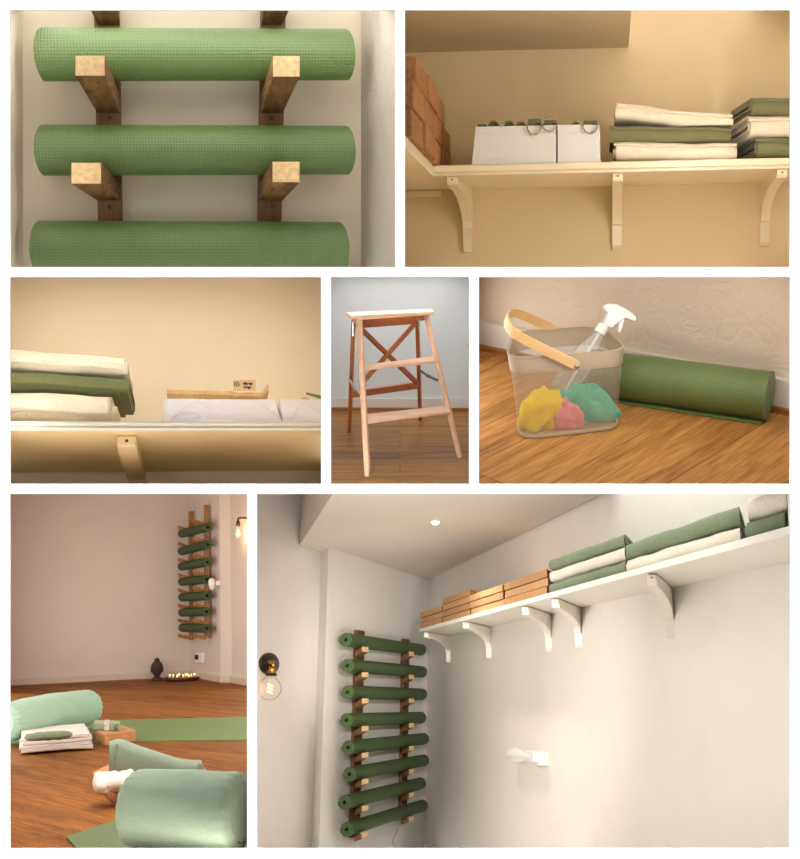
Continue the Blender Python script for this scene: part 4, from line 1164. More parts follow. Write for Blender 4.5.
def panel6():
    r = Room(10, 494, 247, 849, 150, 590)
    h = 0.78
    def G(px, py, dz=0.0): return r.z(px, py, -h + dz)
    L0, C0, K1, K2, R0 = G(10 - MG, 687.0), G(189.5, 677.5), G(221, 683.4), G(232, 683.6), G(247 + MG, 687.5)
    fl = MB(); quad([L0, C0, K1, K2, R0, G(247 + MG, 849 + MG), G(10 - MG, 849 + MG)], fl); struct('floor', fl, M['floor6'], r)
    def wall(A, B, nm, mt, hb=0.11):
        N = (B - A).cross(V((0, 0, 1))).normalized()
        # top edge at the ceiling of the frame
        pa, pb = r.px(A), r.px(B)
        ta = r.pl(pa[0], 494 - MG, A, N); tb = r.pl(pb[0], 494 - MG, A, N)
        za = max(ta.z, tb.z)
        ta, tb = V((A.x, A.y, ta.z)), V((B.x, B.y, tb.z))
        struct(nm, quad([A, B, tb, ta]), mt, r)
        nn = N if N.y < 0 else -N
        if abs(N.y) < 0.3: nn = N if (V((r.z(120, 700, -h).x, r.z(120, 700, -h).y, 0)) - A).dot(N) > 0 else -N
        return nn
    hb = 0.062
    segs = [(L0, C0, 'wall_back', 'baseboard_back'), (C0, K1, 'wall_right', 'baseboard_right'), (K1, K2, 'wall_pillar', 'baseboard_pillar'), (K2, R0, 'wall_side', 'baseboard_side')]
    for A, B, nm, bn in segs:
        nn = wall(A, B, nm, M['wall6'])
        struct(bn, MB().slab([A, B, B + V((0, 0, hb)), A + V((0, 0, hb))], nn * 0.02), M['skirt6'], r)
        struct('trim' + bn[9:], MB().slab([A + nn * 0.02, B + nn * 0.02, B + nn * 0.02 + V((0, 0, 0.012)), A + nn * 0.02 + V((0, 0, 0.012))], nn * 0.012), M['quadrant'], r)
    liner(r, 9.6, M['wall6'])
    # ---------------- flat mats
    sh = [G(247 + MG - 1, 717.5), G(96, 721.5), G(10 - MG + 1, 735), G(10 - MG + 1, 744.8), G(136, 742), G(247 + MG - 1, 740.6)]
    fm = MB(); fm.slab(sh, (0, 0, 0.006)); uvn = {}
    o = obj('yoga_mat', fm, M['mat_flat'], room=r)
    props(o, 'green mat unrolled flat across the floor behind the towels, a pale bolster on it', 'yoga mat', 'mats laid flat on the floor')
    o = obj('yoga_mat', MB().slab([G(66, 838.5), G(112, 822.5), G(200, 812), G(247 + MG - 1, 830), G(247 + MG - 1, 849 + MG - 1), G(79, 849 + MG - 1)], (0, 0, 0.006)), M['mat_flatdark'], room=r)
    props(o, 'dark green mat flat under the large sage bolster, one corner showing', 'yoga mat', 'mats laid flat on the floor')
    # ---------------- bolsters
    zb = G(50, 742).y
    D1 = 5.55
    A, B = r.z(3, 723, -h + 0.124), r.z(91, 707, -h + 0.124)
    bolster(r, A, B, 0.096, M['sage_light'], 'pale sage bolster with gathered end lying askew on the far mat', 2.0, 0.18, handle=1, bulge=0.14)
    A, B = r.z(131, 808.5, -h + 0.130), r.z(243, 811.8, -h + 0.130)
    bolster(r, A, B, 0.113, M['sage'], 'large smooth sage bolster lying in front of the folded sage cloth', 7.0, 0.10, bulge=0.03, edge=0.24)
    # ---------------- towels with eye pillow
    zt = 0.0
    fl_, fr, br, bl_ = (19, 756), (91.5, 750.5), (87, 740), (21, 747)
    tw = thing('towel_stack', r, T(G(50, 750)), 'white towel folded into four layers in front of the pale sage bolster', 'towel')
    iv = T(-G(50, 750))
    zz = 0.008
    for k in range(4):
        P = [iv @ (G(*p)) for p in (fl_, fr, br, bl_)]
        P[2] = P[1] + (P[2] - P[1]).normalized() * 0.5; P[3] = P[0] + (P[3] - P[0]).normalized() * 0.5
        c = sum(P, V()) / 4; P = [p.lerp(c, 0.02 * k) + V((random.Random(k).uniform(-.008, .008), 0, 0)) for p in P]
        th = 0.019
        a, b, d, e = P
        L = (b - a).length; Dp = (e - a).length
        mb = spiral_roll(L, 0.004, th / 2, 1.4, a=Dp / 2 - th / 2, nseg=20, nx=14, wob=0.006, seed=40 + k)
        X = (b - a).normalized()
        mm = frame((a + b + d + e) / 4 + V((0, 0, zz + th / 2)), X)
        obj('towel_layer', mb, M['towel'], tw, M=mm); zz += th * 0.93
    ep = r.D(49, 736.5, 5.0)
    ztop = -h + zz + 0.014
    ec = r.z(48.5, 738, ztop)
    mb = MB(); rings = []
    for i in range(25):
        u = i / 24; x = (u - 0.5) * 0.225; k = (1 - abs(2 * u - 1) ** 5) ** 0.5
        rings.append([V((x, 0.07 * math.cos(a) * k, 0.019 * math.sin(a) * k * (1 + 0.3 * noise.noise(V((u * 8, a, 0)))))) for a in [2 * PI * j / 20 for j in range(20)]])
    mb.rings(rings, True, True, True)
    o = obj('eye_pillow', mb, M['eye_green'], room=r, M=T(ec + V((0, 0, 0.01))) @ RZ(0.12)); props(o, 'slim grey green eye pillow resting on the white towels', 'eye pillow')
    # ---------------- cork bricks on the floor
    def brick(P0, P1, P2, hgt, lab):
        X, Y = P1 - P0, P2 - P0
        mb = MB().hexa([V(), X, X + Y, Y], [p + V((0, 0, hgt)) for p in (V(), X, X + Y, Y)])
        o = obj('cork_block', mb, M['cork6'], room=r, M=T(P0), bevel=0.006); return props(o, lab, 'cork block', 'cork bricks on the floor')
    q0, q1, q2 = G(104.5, 746), G(136, 741.5), G(92.5, 740)
    q2 = q0 + (q2 - q0) * 1.0
    brick(q0, q1, q2, 0.058, 'cork brick lying flat on the green mat, a bundled strap on top')
    top = -h + 0.058
    P0 = r.z(93, 730.5, top); P1 = r.z(119.5, 731.5, top)
    # bundled strap: two-tone packet
    bd = thing('bundled_strap', r, T(P0 + V((0, 0, 0.001))), 'folded pale green strap bundle with a printed band on the cork brick', 'strap')
    X = (P1 - P0); Yd = V((0, 1, 0)) * 0.11
    obj('strap_bundle', MB().hexa([V(), X, X + Yd, Yd], [p + V((0, 0, 0.042)) for p in (V(), X, X + Yd, Yd)]), M['strap_pale'], bd, bevel=0.008)
    a, b = X * 0.42, X * 0.62
    obj('paper_band', MB().hexa([a + V((0, -0.002, -0.0)), b + V((0, -0.002, 0)), b + Yd, a + Yd], [p + V((0, 0, 0.0445)) for p in (a + V((0, -0.002, 0)), b + V((0, -0.002, 0)), b + Yd, a + Yd)]), M['paper_label'], bd, bevel=0.003, label='grey printed paper band')
    a, b = X * 0.8, X * 0.84
    obj('coil_end', MB().lathe([(0.0, 0), (0.014, 0), (0.014, 0.004), (0, 0.004)], 16, T(X * 0.88 + V((0, 0.0, 0.021))) @ RX(PI / 2)), M['eye_green'], bd, label='darker round coil')
    # second brick with white pillow
    q0, q1, q2 = G(118, 806.5), G(135, 796), G(92, 784.5)
    brick(q0, q1, q2, 0.05, 'cork brick jutting out beside the large sage bolster, a white pouch on it')
    top = -h + 0.05
    pc = r.z(110, 784.5, top + 0.02)
    mb = MB(); rings = []
    for i in range(23):
        u = i / 22; x = (u - 0.5) * 0.155; k = (1 - abs(2 * u - 1) ** 14) ** 0.5; w = 0.07 + 0.012 * math.sin(u * 9)
        rings.append([V((x, w * math.cos(a) * max(k, 0.3), 0.034 * math.sin(a) * k * (1 + 0.3 * noise.noise(V((u * 9, a * 1.5, 0)))))) for a in [2 * PI * j / 18 for j in range(18)]])
    mb.rings(rings, True, True, True)
    pc = r.z(112, 785, top + 0.026)
    po = thing('eye_pillow', r, T(pc + V((0.008, 0, 0.012))) @ RZ(0.05) @ RX(0.10), 'crumpled white eye pillow lying on the cork brick by the large bolster', 'eye pillow')
    obj('pillow_body', mb, M['towel'], po)
    obj('sewn_label', MB().box((-0.035, -0.072, -0.006), (0.035, 0.003, 0.022)), M['paper_label'], po, label='pale printed tag')
    # folded sage cloth standing behind the near bolster
    Lp, Rp = r.D(113, 775, 3.95), r.D(208, 778, 3.95)
    z0 = -h + 0.003
    X = (Rp - Lp).normalized(); L = (Rp - Lp).length * 0.99
    base = r.z(111, 776.5, -h + 0.06)
    fc = thing('folded_cloth', r, T(base), 'sage cotton cloth folded in a tapering bundle behind the large bolster', 'cloth')
    rings = []
    e0, e1 = iv_pt(r, base, 108, 762, base.y), iv_pt(r, base, 206, 772, base.y)
    prof = [(109.5, 741, 774.5), (117, 738.5, 776), (122, 738.6, 777), (135, 744, 779), (150, 749.5, 780), (168, 755, 782), (180, 759, 782), (190, 760, 782), (201.5, 760.5, 782)]
    for (px, yt, yb) in prof:
        a, b = r.y(px, yt, base.y) - base, r.y(px, yb, base.y) - base
        c = (a + b) / 2; hh = (a - b).length / 2; ring = []
        for j in range(20):
            an = 2 * PI * j / 20
            cy = math.copysign(abs(math.cos(an)) ** 0.7, math.cos(an)); sz = math.copysign(abs(math.sin(an)) ** 0.7, math.sin(an))
            ring.append(c + V((0, cy * 0.05, sz * hh * (1 + 0.02 * noise.noise(V((px * .1, an, 0)))))))
        rings.append(ring)
    obj('cloth_body', MB().rings(rings, True, True, True), M['sage'], fc, subsurf=1)
    # hem ridge on the wide end and layered small end
    for px, yt, yb, off in ((116.5, 739.5, 776, 0.006), (118, 739.5, 776, 0.004)):
        a, b = r.y(px, yt, base.y) - base, r.y(px - 6, yb, base.y) - base
        obj('hem', MB().tube([a + V((0, -0.045, -0.012)), (a + b) / 2 + V((-0.006, -0.054, 0)), b + V((0, -0.045, 0.02))], 0.004, 8), M['sage'], fc)
    for k in range(3):
        a, b = r.y(199 + k * 2.4, 761.5 + k * 3.5, base.y) - base, r.y(199 + k * 2.4, 782, base.y) - base
        obj('folded_layer', MB().box(tuple((a + b) / 2), (0.014, 0.1 - 0.01 * k, (a - b).length)), M['sage'], fc, bevel=0.004)
    # ---------------- statue and tray
    sp = G(157, 680.5)
    s = sp.y * 1.0 / F
    st = thing('statue', r, T(sp + V((0, 0, 0.001))), 'dark carved head statue on a round foot standing on the floor by the skirting', 'statue')
    obj('plinth', MB().lathe([(0, 0), (5.6 * s, 0), (5.6 * s, 1.2 * s), (4.4 * s, 2.4 * s), (2.8 * s, 3.2 * s), (2.6 * s, 5 * s), (0, 5 * s)], 20), M['statue'], st)
    hd = MB(); rg = []
    for rr, zz_ in ((2.4, 4.2), (3.4, 5.2), (4.3, 7), (5.4, 9.5), (5.8, 12), (5.6, 14), (4.6, 16), (3.0, 17.6), (2.4, 18.4)):
        rg.append([V((rr * s * math.cos(a), rr * s * 0.95 * math.sin(a), zz_ * s)) for a in [2 * PI * j / 24 for j in range(24)]])
    hd.rings(rg, True, True, True); head = obj('carved_head', hd, M['statue'], st)
    obj('top_knot', MB().lathe([(0, 17.6 * s), (2.5 * s, 17.8 * s), (2.7 * s, 19 * s), (1.8 * s, 20.6 * s), (0, 21.6 * s)], 18), M['statue'], st)
    obj('nose', MB().hexa([V((-0.7 * s, -4.5 * s, 8.5 * s)), V((0.7 * s, -4.5 * s, 8.5 * s)), V((0.9 * s, -4.4 * s, 8 * s)), V((-0.9 * s, -4.4 * s, 8 * s))],
                          [V((-0.5 * s, -4.7 * s, 12 * s)), V((0.5 * s, -4.7 * s, 12 * s)), V((0.7 * s, -5.7 * s, 8.6 * s)), V((-0.7 * s, -5.7 * s, 8.6 * s))]), M['statue'], head)
    for sx in (-1, 1):
        obj('eyelid', MB().lathe([(0, -0.3 * s), (1.1 * s, 0), (0, 0.3 * s)], 12, T(V((sx * 2.0 * s, -4.5 * s, 11.3 * s))) @ Matrix.Scale(0.5, 4, V((0, 0, 1)))), M['statue'], head)
        obj('ear', MB().lathe([(0, 0), (0.9 * s, 0.8 * s), (1.0 * s, 3.5 * s), (0.9 * s, 5.5 * s), (0, 6.4 * s)], 12, T(V((sx * 4.9 * s, 0, 7.2 * s)))), M['statue'], head)
    obj('mouth', MB().tube([(-1.3 * s, -4.6 * s, 7.0 * s), (0, -5.0 * s, 6.8 * s), (1.3 * s, -4.6 * s, 7.0 * s)], 0.4 * s, 8), M['statue'], head)
    tp = G(182.5, 680.2); s = tp.y / F; R = 17.2 * s
    ty = thing('round_tray', r, T(tp + V((0, 0, 0.001))), 'low dark red round tray of tealights on the floor in the corner', 'tray')
    obj('tray_base', MB().lathe([(0, 0), (R * 0.96, 0), (R, 0.012), (R, 0.03), (R * 0.95, 0.03), (R * 0.94, 0.012), (0, 0.012)], 40), M['tray'], ty)
    rn = random.Random(4); k = 0
    for i in range(11):
        a = i * 2.4; rr = R * 0.8 * math.sqrt((i + 0.5) / 11)
        p = V((rr * math.cos(a), rr * math.sin(a) * 0.9, 0.013))
        lit = i % 2 == 0
        c = thing('tealight', r, T(tp + p + V((0, 0, 0.001))), 'small cream tealight glowing in the round dark tray in the corner', 'candle', 'tealights in the round tray')
        obj('wax_cup', MB().lathe([(0, 0), (1.5 * s, 0), (1.6 * s, 2.0 * s + 0.004), (1.3 * s, 2.2 * s + 0.004), (0, 2.0 * s)], 14), M['pebble'], c)
        obj('flame', MB().lathe([(0, 0), (0.5 * s, 0.8 * s), (0, 2.2 * s)], 8, T(V((0, 0, 2.0 * s + 0.004)))), M['candle'], c)
    # ---------------- mat rack on the corner wall
    dW = (K1 - C0); dW.z = 0; dW.normalize(); nW = V((-dW.y, dW.x, 0)); 
    if nW.y > 0: nW = -nW
    up_pos = []
    rk = thing('mat_rack', r, T(C0 + V((0, 0, 1.0))), 'tall wooden mat rack in the distant corner, empty top arms above seven mats', 'rack')
    iv2 = T(-(C0 + V((0, 0, 1.0))))
    def onw(px, py, off): return r.pl(px, py, C0 + nW * off, nW)
    upr = []
    for px, y0, y1 in ((192.6, 511.5, 640), (208.2, 504.8, 637.5)):
        a, b = onw(px, y0, 0.02), onw(px, y1, 0.02); b = V((a.x, a.y, b.z))
        w = dW * 0.02
        obj('upright', MB().hexa([iv2 @ (b - w), iv2 @ (b + w), iv2 @ (b + w + nW * 0.035), iv2 @ (b - w + nW * 0.035)], [iv2 @ (a - w), iv2 @ (a + w), iv2 @ (a + w + nW * 0.035), iv2 @ (a - w + nW * 0.035)]), M['pine_arm'], rk, bevel=0.003)
        upr.append(a)
    z3 = lambda X, Y: (170 + X / 5.725, 494 + Y / 5.725)
    armT = [((60, 158), (118, 190)), ((60, 252), (128, 285)), ((60, 347), (128, 372)), ((60, 438), (128, 460)), ((64, 526), (128, 550)), ((68, 617), (128, 632)), ((70, 705), (128, 715)), ((74, 795), (128, 803))]
    armR = [((145, 120), (212, 150)), ((146, 220), (222, 250)), ((146, 318), (222, 342)), ((146, 416), (222, 440)), ((148, 513), (222, 535)), ((150, 608), (222, 628)), ((152, 700), (222, 720)), ((154, 797), (222, 803))]
    for lst, ui in ((armT, 0), (armR, 1)):
        for tip, bs in lst:
            B = onw(*z3(*bs), 0.055); Bp = V((upr[ui].x, upr[ui].y, B.z - 0.034)) + nW * 0.034
            Tt = onw(*z3(*tip), 0.215)
            Tt = Bp + nW * 0.10 + V((0, 0, Tt.z - B.z)); 
            # keep the picture-height of the tip
            a = rack_arm(iv2 @ Bp, iv2 @ Tt, dW, 0.036, 0.03)
            ao = obj('support_arm', a, M['pine_arm'], rk, bevel=0.002)
    cents = [((72, 225), (213, 189)), ((70, 325), (213, 288)), ((70, 413), (210, 389)), ((72, 501), (206, 487)), ((73, 590), (209, 581)), ((73, 677), (206, 672)), ((75, 764), (209, 768))]
    me = None
    for k, (a, b) in enumerate(cents):
        A, B = onw(*z3(*a), 0.09), onw(*z3(*b), 0.09)
        A += V((0, 0, 0)); 
        L = (B - A).length + 0.03
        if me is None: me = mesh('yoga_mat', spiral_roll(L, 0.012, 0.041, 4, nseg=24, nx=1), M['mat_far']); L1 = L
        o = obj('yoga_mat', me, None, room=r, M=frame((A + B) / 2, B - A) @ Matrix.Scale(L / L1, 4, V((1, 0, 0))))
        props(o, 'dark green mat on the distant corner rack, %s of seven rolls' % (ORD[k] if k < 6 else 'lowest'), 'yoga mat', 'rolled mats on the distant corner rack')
    # ---------------- socket, plug-in light, wall lamp
    P = onw(201.5, 657.5, 0.0)
    so = thing('wall_socket', r, frame(P, dW), 'small white double wall socket low on the corner wall above the tray', 'socket')
    out = -1 if (so.matrix_basis.to_3x3() @ V((0, 1, 0))).dot(r.R @ nW) < 0 else 1
    obj('face_plate', MB().box((0, out * 0.014, 0), (0.17, 0.028, 0.085)), M['plastic_white'], so, bevel=0.006)
    obj('plug', MB().box((-0.03, out * 0.036, 0.004), (0.05, 0.02, 0.04)), M['black'], so, bevel=0.004, label='dark charging plug')
    P = onw(217.5, 583, 0.02)
    pl = thing('night_light', r, frame(P, dW), 'small white plug-in light on the corner wall beside the distant rack', 'plug-in light')
    obj('shade', MB().lathe([(0, -0.06), (0.018, -0.045), (0.03, 0.0), (0.024, 0.03), (0, 0.045)], 20, T(V((0, out * 0.05, 0.0)))), M['plastic_white'], pl)
    obj('plug', MB().box((0, out * 0.0, 0), (0.04, 0.04, 0.04)), M['plastic_white'], pl, bevel=0.004)
    N2 = (R0 - K2).cross(V((0, 0, 1))).normalized(); N2 = N2 if N2.y < 0 else -N2
    def l3(px, py, off): return r.pl(px, py, K2 + N2 * off, N2)
    base = l3(249, 517.5, 0.03)
    lp = thing('wall_lamp', r, T(base), 'glowing teardrop bulb hanging from a dark copper wall arm beside the pillar', 'lamp')
    a = l3(250, 518.0, 0.0); b = l3(238.5, 518.0, 0.06); c = l3(237.8, 521, 0.06)
    il = T(-base)
    obj('arm', MB().tube([il @ a, il @ l3(242, 517.8, 0.06), il @ b, il @ c], 0.008, 10), M['pipe'], lp)
    cc = il @ l3(238, 524, 0.06); s = base.y / F
    obj('lamp_holder', MB().lathe([(0, 3.0 * s), (1.6 * s, 3.0 * s), (2.0 * s, 1.5 * s), (2.2 * s, -2.0 * s), (1.4 * s, -2.6 * s), (0, -2.6 * s)], 16, T(cc)), M['pipe'], lp)
    bulb = MB().lathe([(1.0 * s, 0), (1.3 * s, -2 * s), (2.6 * s, -6 * s), (3.0 * s, -9.0 * s), (2.2 * s, -11.6 * s), (0, -12.8 * s)], 20, T(cc + V((0, 0, -2.5 * s))))
    obj('glass_bulb', bulb, M['glass'], lp)
    obj('filament', MB().lathe([(0, 0), (0.8 * s, -1.0 * s), (1.3 * s, -4.5 * s), (0.9 * s, -6.5 * s), (0, -7 * s)], 12, T(cc + V((0, 0, -5.5 * s)))), M['bulb_glow'], lp)
    spot(r, base + cc + V((0, -0.02, -9 * s)), V((0, 0, 0)), 1.5, (1, 0.6, 0.25), 0.03)
    rig(r, 6)

def iv_pt(r, base, px, py, yy): return r.y(px, py, yy) - base

#@@P7
def panel7():
    r = Room(257, 494, 790, 849, 480, 695)
    d1 = r.ray(200, 695); d1.z = 0; d1.normalize()        # direction of the shelf wall, away from the viewer
    d2 = r.ray(797, 695); d2.z = 0; d2.normalize()        # direction of the rack wall
    C = r.D(428, 580, 9.85); zc = C.z
    n1 = V((-d1.y, d1.x, 0)); n2 = V((-d2.y, d2.x, 0))
    if n1.dot(V((-1, -0.2, 0))) < 0: n1 = -n1               # into the room
    if n2.dot(V((0, -1, 0))) < 0: n2 = -n2
    def W1(px, py, off=0.0): return r.pl(px, py, C + n1 * off, n1)
    def W2(px, py, off=0.0): return r.pl(px, py, C + n2 * off, n2)
    K = r.z(327.6, 547.6, zc); K = C - d2 * (K - C).length   # edge of the rack wall
    S = r.z(321, 552.6, zc)
    # shelf wall
    zb = r.pl(428.4, 849 + MG, C, n1).z
    struct('wall_right', quad([C, W1(612, 489.1), W1(790 + MG, 489.1), W1(790 + MG, 849 + MG), V((C.x, C.y, zb))]), M['wall7'], r)
    Kb = W2(327.6, 849 + MG); 
    struct('wall_back', quad([C, K, V((K.x, K.y, Kb.z)), V((C.x, C.y, zb))]), M['wall7'], r)
    dS = d2
    nS = n2
    def W3(px, py, off=0.0): return r.pl(px, py, S + nS * off, nS)
    Sb = W3(321, 849 + MG)
    struct('wall_return', quad([K, S, V((S.x, S.y, Sb.z)), V((K.x, K.y, Kb.z))]), M['wall7'], r)
    struct('wall_left', quad([S, W3(299.7, 545.2), W3(302, 494 - MG), W3(257 - MG, 494 - MG), W3(257 - MG, 849 + MG), V((S.x, S.y, Sb.z))]), M['wall7'], r)
    E0 = r.z(299.7, 545.2, zc); E1 = r.z(336, 494 - MG, zc)
    cw = r.z(612, 489.1, zc)
    struct('ceiling', quad([C, K, S, E0, E1, cw]), M['ceil7'], r)
    nb = (E1 - E0).cross(V((0, 0, 1))).normalized()
    struct('wall_beam', quad([E0, E1, r.pl(302, 494 - MG, E0, nb)]), M['ceil7'], r)
    liner(r, 9.9, M['wall7'])
    # ---------------- shelf
    zs = W1(789.7, 562).z
    fe = r.z(789.7, 533.5, zs); off = (fe - C).dot(n1)
    th = 0.020
    def SF(px, py, z=None):          # a point on the front edge plane of the shelf
        return r.pl(px, py, C + n1 * off, n1)
    xe = 790 + MG - 1
    N0 = W1(xe, 560); N0.z = zs; F0 = SF(xe, 530); F0.z = zs
    tE = (fe - C)
    # far end sits on the rack wall
    Rw = C.copy(); Rw.z = zs
    sfar = (n1 - d1 * 0) * off
    # intersection of the front line with the rack wall
    denom = d1.dot(n2); base = Rw + n1 * off; tt = (C - base).dot(n2) / denom; Rf = base + d1 * tt
    Rf = SF(420, 635); Rf.z = zs; Rw = Rf + d2 * (off / abs(d2.dot(n1))); o0 = Rw
    sh = thing('painted_shelf', r, T(o0), 'long white shelf receding along the cream wall to the corner, bricks and blankets on it', 'shelf')
    obj('shelf_board', MB().slab([V(), Rf - o0, F0 - o0, N0 - o0], (0, 0, th)), M['paint'], sh, bevel=0.001)
    lipn = n1 * 0.006
    obj('front_lip', MB().slab([Rf - o0 + V((0, 0, -0.004)), Rf - o0 + lipn + V((0, 0, -0.004)), F0 - o0 + lipn + V((0, 0, -0.004)), F0 - o0 + V((0, 0, -0.004))], (0, 0, th + 0.004)), M['paint_bright'], sh)
    zt = zs + th
    skl = off / abs(d2.dot(n1)); ine = d2 * skl      # across the shelf, parallel to the rack wall
    # brackets
    proto = None
    data = [(449.5, 668.5, 'white bracket tucked in the corner above the mat rack'), (490, 662.8, 'white bracket under the second pile of cork bricks from the corner'),
            (550, 654.3, 'white bracket below the gap between cork bricks and blankets'), (579.5, 649.8, 'white bracket under the three-high blanket pile of the long shelf'), (671, 637.7, 'large white bracket under the two-high blankets, both screws visible')]
    Hs = []
    for px, py, lab in data:
        P = W1(px, py); H = zs - P.z; Hs.append(H); P.z = zs - 0.006
        Mx = Matrix((V((d2.y, -d2.x, 0)), d2, V((0, 0, 1)))).transposed().to_4x4(); Mx.translation = P
        if proto is None: proto = make_bracket(r, Mx, skl * 0.88, 0.205, 0.036, M['paint'], lab, 'brackets under the long receding shelf')
        else: copy_tree(proto, r, Mx, lab)
    # ---------------- cork bricks
    def seg(px0, px1, inset=0.01):
        o = off - inset
        A = r.pl(px0, 600, C + n1 * o, n1); B = r.pl(px1, 600, C + n1 * o, n1); A.z = B.z = zt
        return A, B
    cols = [(420.6, 441.9, 3), (442.2, 469.6, 4), (469.9, 503.2, 3), (503.8, 547.3, 3)]
    bh = 0.0425; dp = off * 0.62
    names = ['in the pile touching the corner', 'in the four-high pile', 'third pile from the corner', 'in the pile beside the blankets']
    lv4 = {3: ['bottom', 'middle', 'top'], 4: ['bottom', 'second', 'third', 'top']}
    for j, (p0, p1, cnt) in enumerate(cols):
        A, B = seg(p0, p1)
        for k in range(cnt):
            rn = random.Random(j * 9 + k)
            a = A + n1 * rn.uniform(-0.008, 0.004) + V((0, 0, 0.001 + bh * k)); L = (B - A).length - 0.012
            X = (B - A).normalized()
            dj = ine * 0.62
            mb = MB().hexa([V(), X * L, X * L + dj, dj], [p + V((0, 0, bh - 0.0035)) for p in (V(), X * L, X * L + dj, dj)])
            o = obj('cork_block', mb, M['cork7'], room=r, M=T(a + X * 0.004), bevel=0.003)
            props(o, 'tan cork brick on the long shelf, %s one %s' % (lv4[cnt][k], names[j]), 'cork block', 'cork bricks on the long shelf')
    # ---------------- blankets
    def stack(px0, px1, layers, grp, hs):
        A, B = seg(px0, px1, 0.012); L = (B - A).length; X = (B - A).normalized(); z = zt + 0.001
        for k, (mt, lab, trim_, H, sg) in enumerate(layers):
            Dp = off * 0.8
            c = (A + B) / 2 + ine * 0.4; c.z = z
            Mx = Matrix((X, -n1, V((0, 0, 1)))).transposed().to_4x4(); Mx.translation = c + X * trim_; sk = d2.dot(X) / d2.dot(-n1)
            blanket(r, Mx, L - abs(trim_) * 2, Dp, H, mt, lab, grp, 60 + k + int(px0), turns=3, sag=sg, jit=0.012, wob=0.007, skew=sk)
            z += H * 1.0
    g = 'blankets on the long shelf'
    stack(548.6, 626, [(M['sage_blanket'], 'sage blanket at the bottom of the three-high pile beside the cork bricks', 0.0, 0.056, 0), (M['white_cloth'], 'white blanket in the middle of the three-high pile beside the cork bricks', 0.01, 0.057, 0.0),
                       (M['sage_blanket'], 'sage blanket on top of the three-high pile beside the cork bricks', 0.0, 0.054, 0.004)], g, 0)
    stack(627.5, 744, [(M['white_cloth'], 'white blanket below a sage one on the middle of the long shelf', 0.0, 0.056, 0), (M['sage_blanket'], 'sage blanket lying on the white one in the two-high pile', 0.0, 0.068, -0.002)], g, 0)
    stack(749.5, 790 + MG - 2.2, [(M['sage_blanket'], 'sage blanket of the cropped pile at the end of the long shelf', 0.0, 0.062, 0), (M['white_cloth'], 'white blanket on top of the cropped pile at the end of the long shelf', 0.008, 0.07, 0)], g, 0)
    # ---------------- rack
    q1 = lambda X, Y: (330 + X / 7.155, 620 + Y / 7.155)
    q2 = lambda X, Y: (330 + X / 7.218, 730 + Y / 7.218)
    mats = [(q1(90, 140), q1(665, 212)), (q1(102, 325), q1(672, 370)), (q1(102, 515), q1(672, 530)), (q1(95, 715), q1(665, 697)),
            (q2(108, 125), q2(690, 62)), (q2(118, 316), q2(692, 218)), (q2(82, 520), q2(668, 385)), (q2(98, 714), q2(682, 545))]
    ro = W2(380, 700, 0.0); ro.z = W2(380, 845).z
    rk = thing('mat_rack', r, T(ro), 'wooden wall rack with paired arms carrying eight green mats beside the long shelf', 'rack')
    iv = T(-ro)
    ups = []
    for px, y0, y1 in ((357.6, 630.5, 835), (403.6, 639, 818)):
        a, b = W2(px, y0, 0.002), W2(px, y1, 0.002); b = V((a.x, a.y, b.z)); w = d2 * 0.075 * (1.0 if px < 380 else 0.9)
        obj('upright', MB().hexa([iv @ (b - w), iv @ (b + w), iv @ (b + w + n2 * 0.03), iv @ (b - w + n2 * 0.03)], [iv @ (a - w), iv @ (a + w), iv @ (a + w + n2 * 0.03), iv @ (a - w + n2 * 0.03)]), M['pine_up7'], rk, bevel=0.003)
        ups.append(a)
    matoff = 0.125
    me = None
    for k, (a, b) in enumerate(mats):
        a, b = (a[0] + 3.6, a[1]), (b[0] - 2.5, b[1])
        A, B = W2(*a, matoff), W2(*b, matoff); L = (B - A).length + 0.02; rad = 0.0505
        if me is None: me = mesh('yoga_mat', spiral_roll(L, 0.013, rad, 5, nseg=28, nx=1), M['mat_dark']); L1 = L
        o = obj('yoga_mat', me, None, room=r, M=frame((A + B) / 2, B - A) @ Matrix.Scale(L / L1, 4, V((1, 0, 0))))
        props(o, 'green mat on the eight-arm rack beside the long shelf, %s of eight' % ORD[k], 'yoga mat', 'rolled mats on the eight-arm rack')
        u = k / 7
        for ui, xb in ((0, 357.8), (1, 403.8)):
            f = (xb - a[0]) / (b[0] - a[0]); yc = a[1] + (b[1] - a[1]) * f
            hr = (8.6, 7.0)[ui]
            yb_ = yc + hr
            by = yb_ + (5.2, 4.6)[ui] * (1 - 0.25 * u) ; tx = xb + (7.3, 7.6)[ui]; ty = yb_ + (-2.2 + 5.0 * u if ui == 0 else -1.8 + 4.6 * u) + (b[1] - a[1]) / (b[0] - a[0]) * 7
            ty = yb_ + (b[1] - a[1]) / (b[0] - a[0]) * 7 + (-1.4 + 4.6 * u)
            Bp = W2(xb, by, 0.031)
            # tip: farther out from the wall along the shelf direction
            Tq = r.pl(tx, ty, C + n2 * 0.215, n2)
            ao = obj('support_arm', rack_arm(iv @ Bp, iv @ Tq, d2, 0.13 if ui == 0 else 0.125, 0.036), M['pine_arm'], rk, bevel=0.002)
            t2 = iv @ Tq
            obj('sawn_end', rack_arm(t2 - (t2 - iv @ Bp).normalized() * 0.001, t2 + (t2 - iv @ Bp).normalized() * 0.003, d2, 0.126 if ui == 0 else 0.12, 0.033), M['pine_end'], ao, label='pale sawn end grain')
    # thin cable curling down the wall below the rack
    cp = [q2(*p) for p in ((488, 715), (482, 740), (462, 775), (452, 800), (456, 822), (470, 838))]
    P = [W2(a, b, 0.006) for a, b in cp]; c0 = P[0]
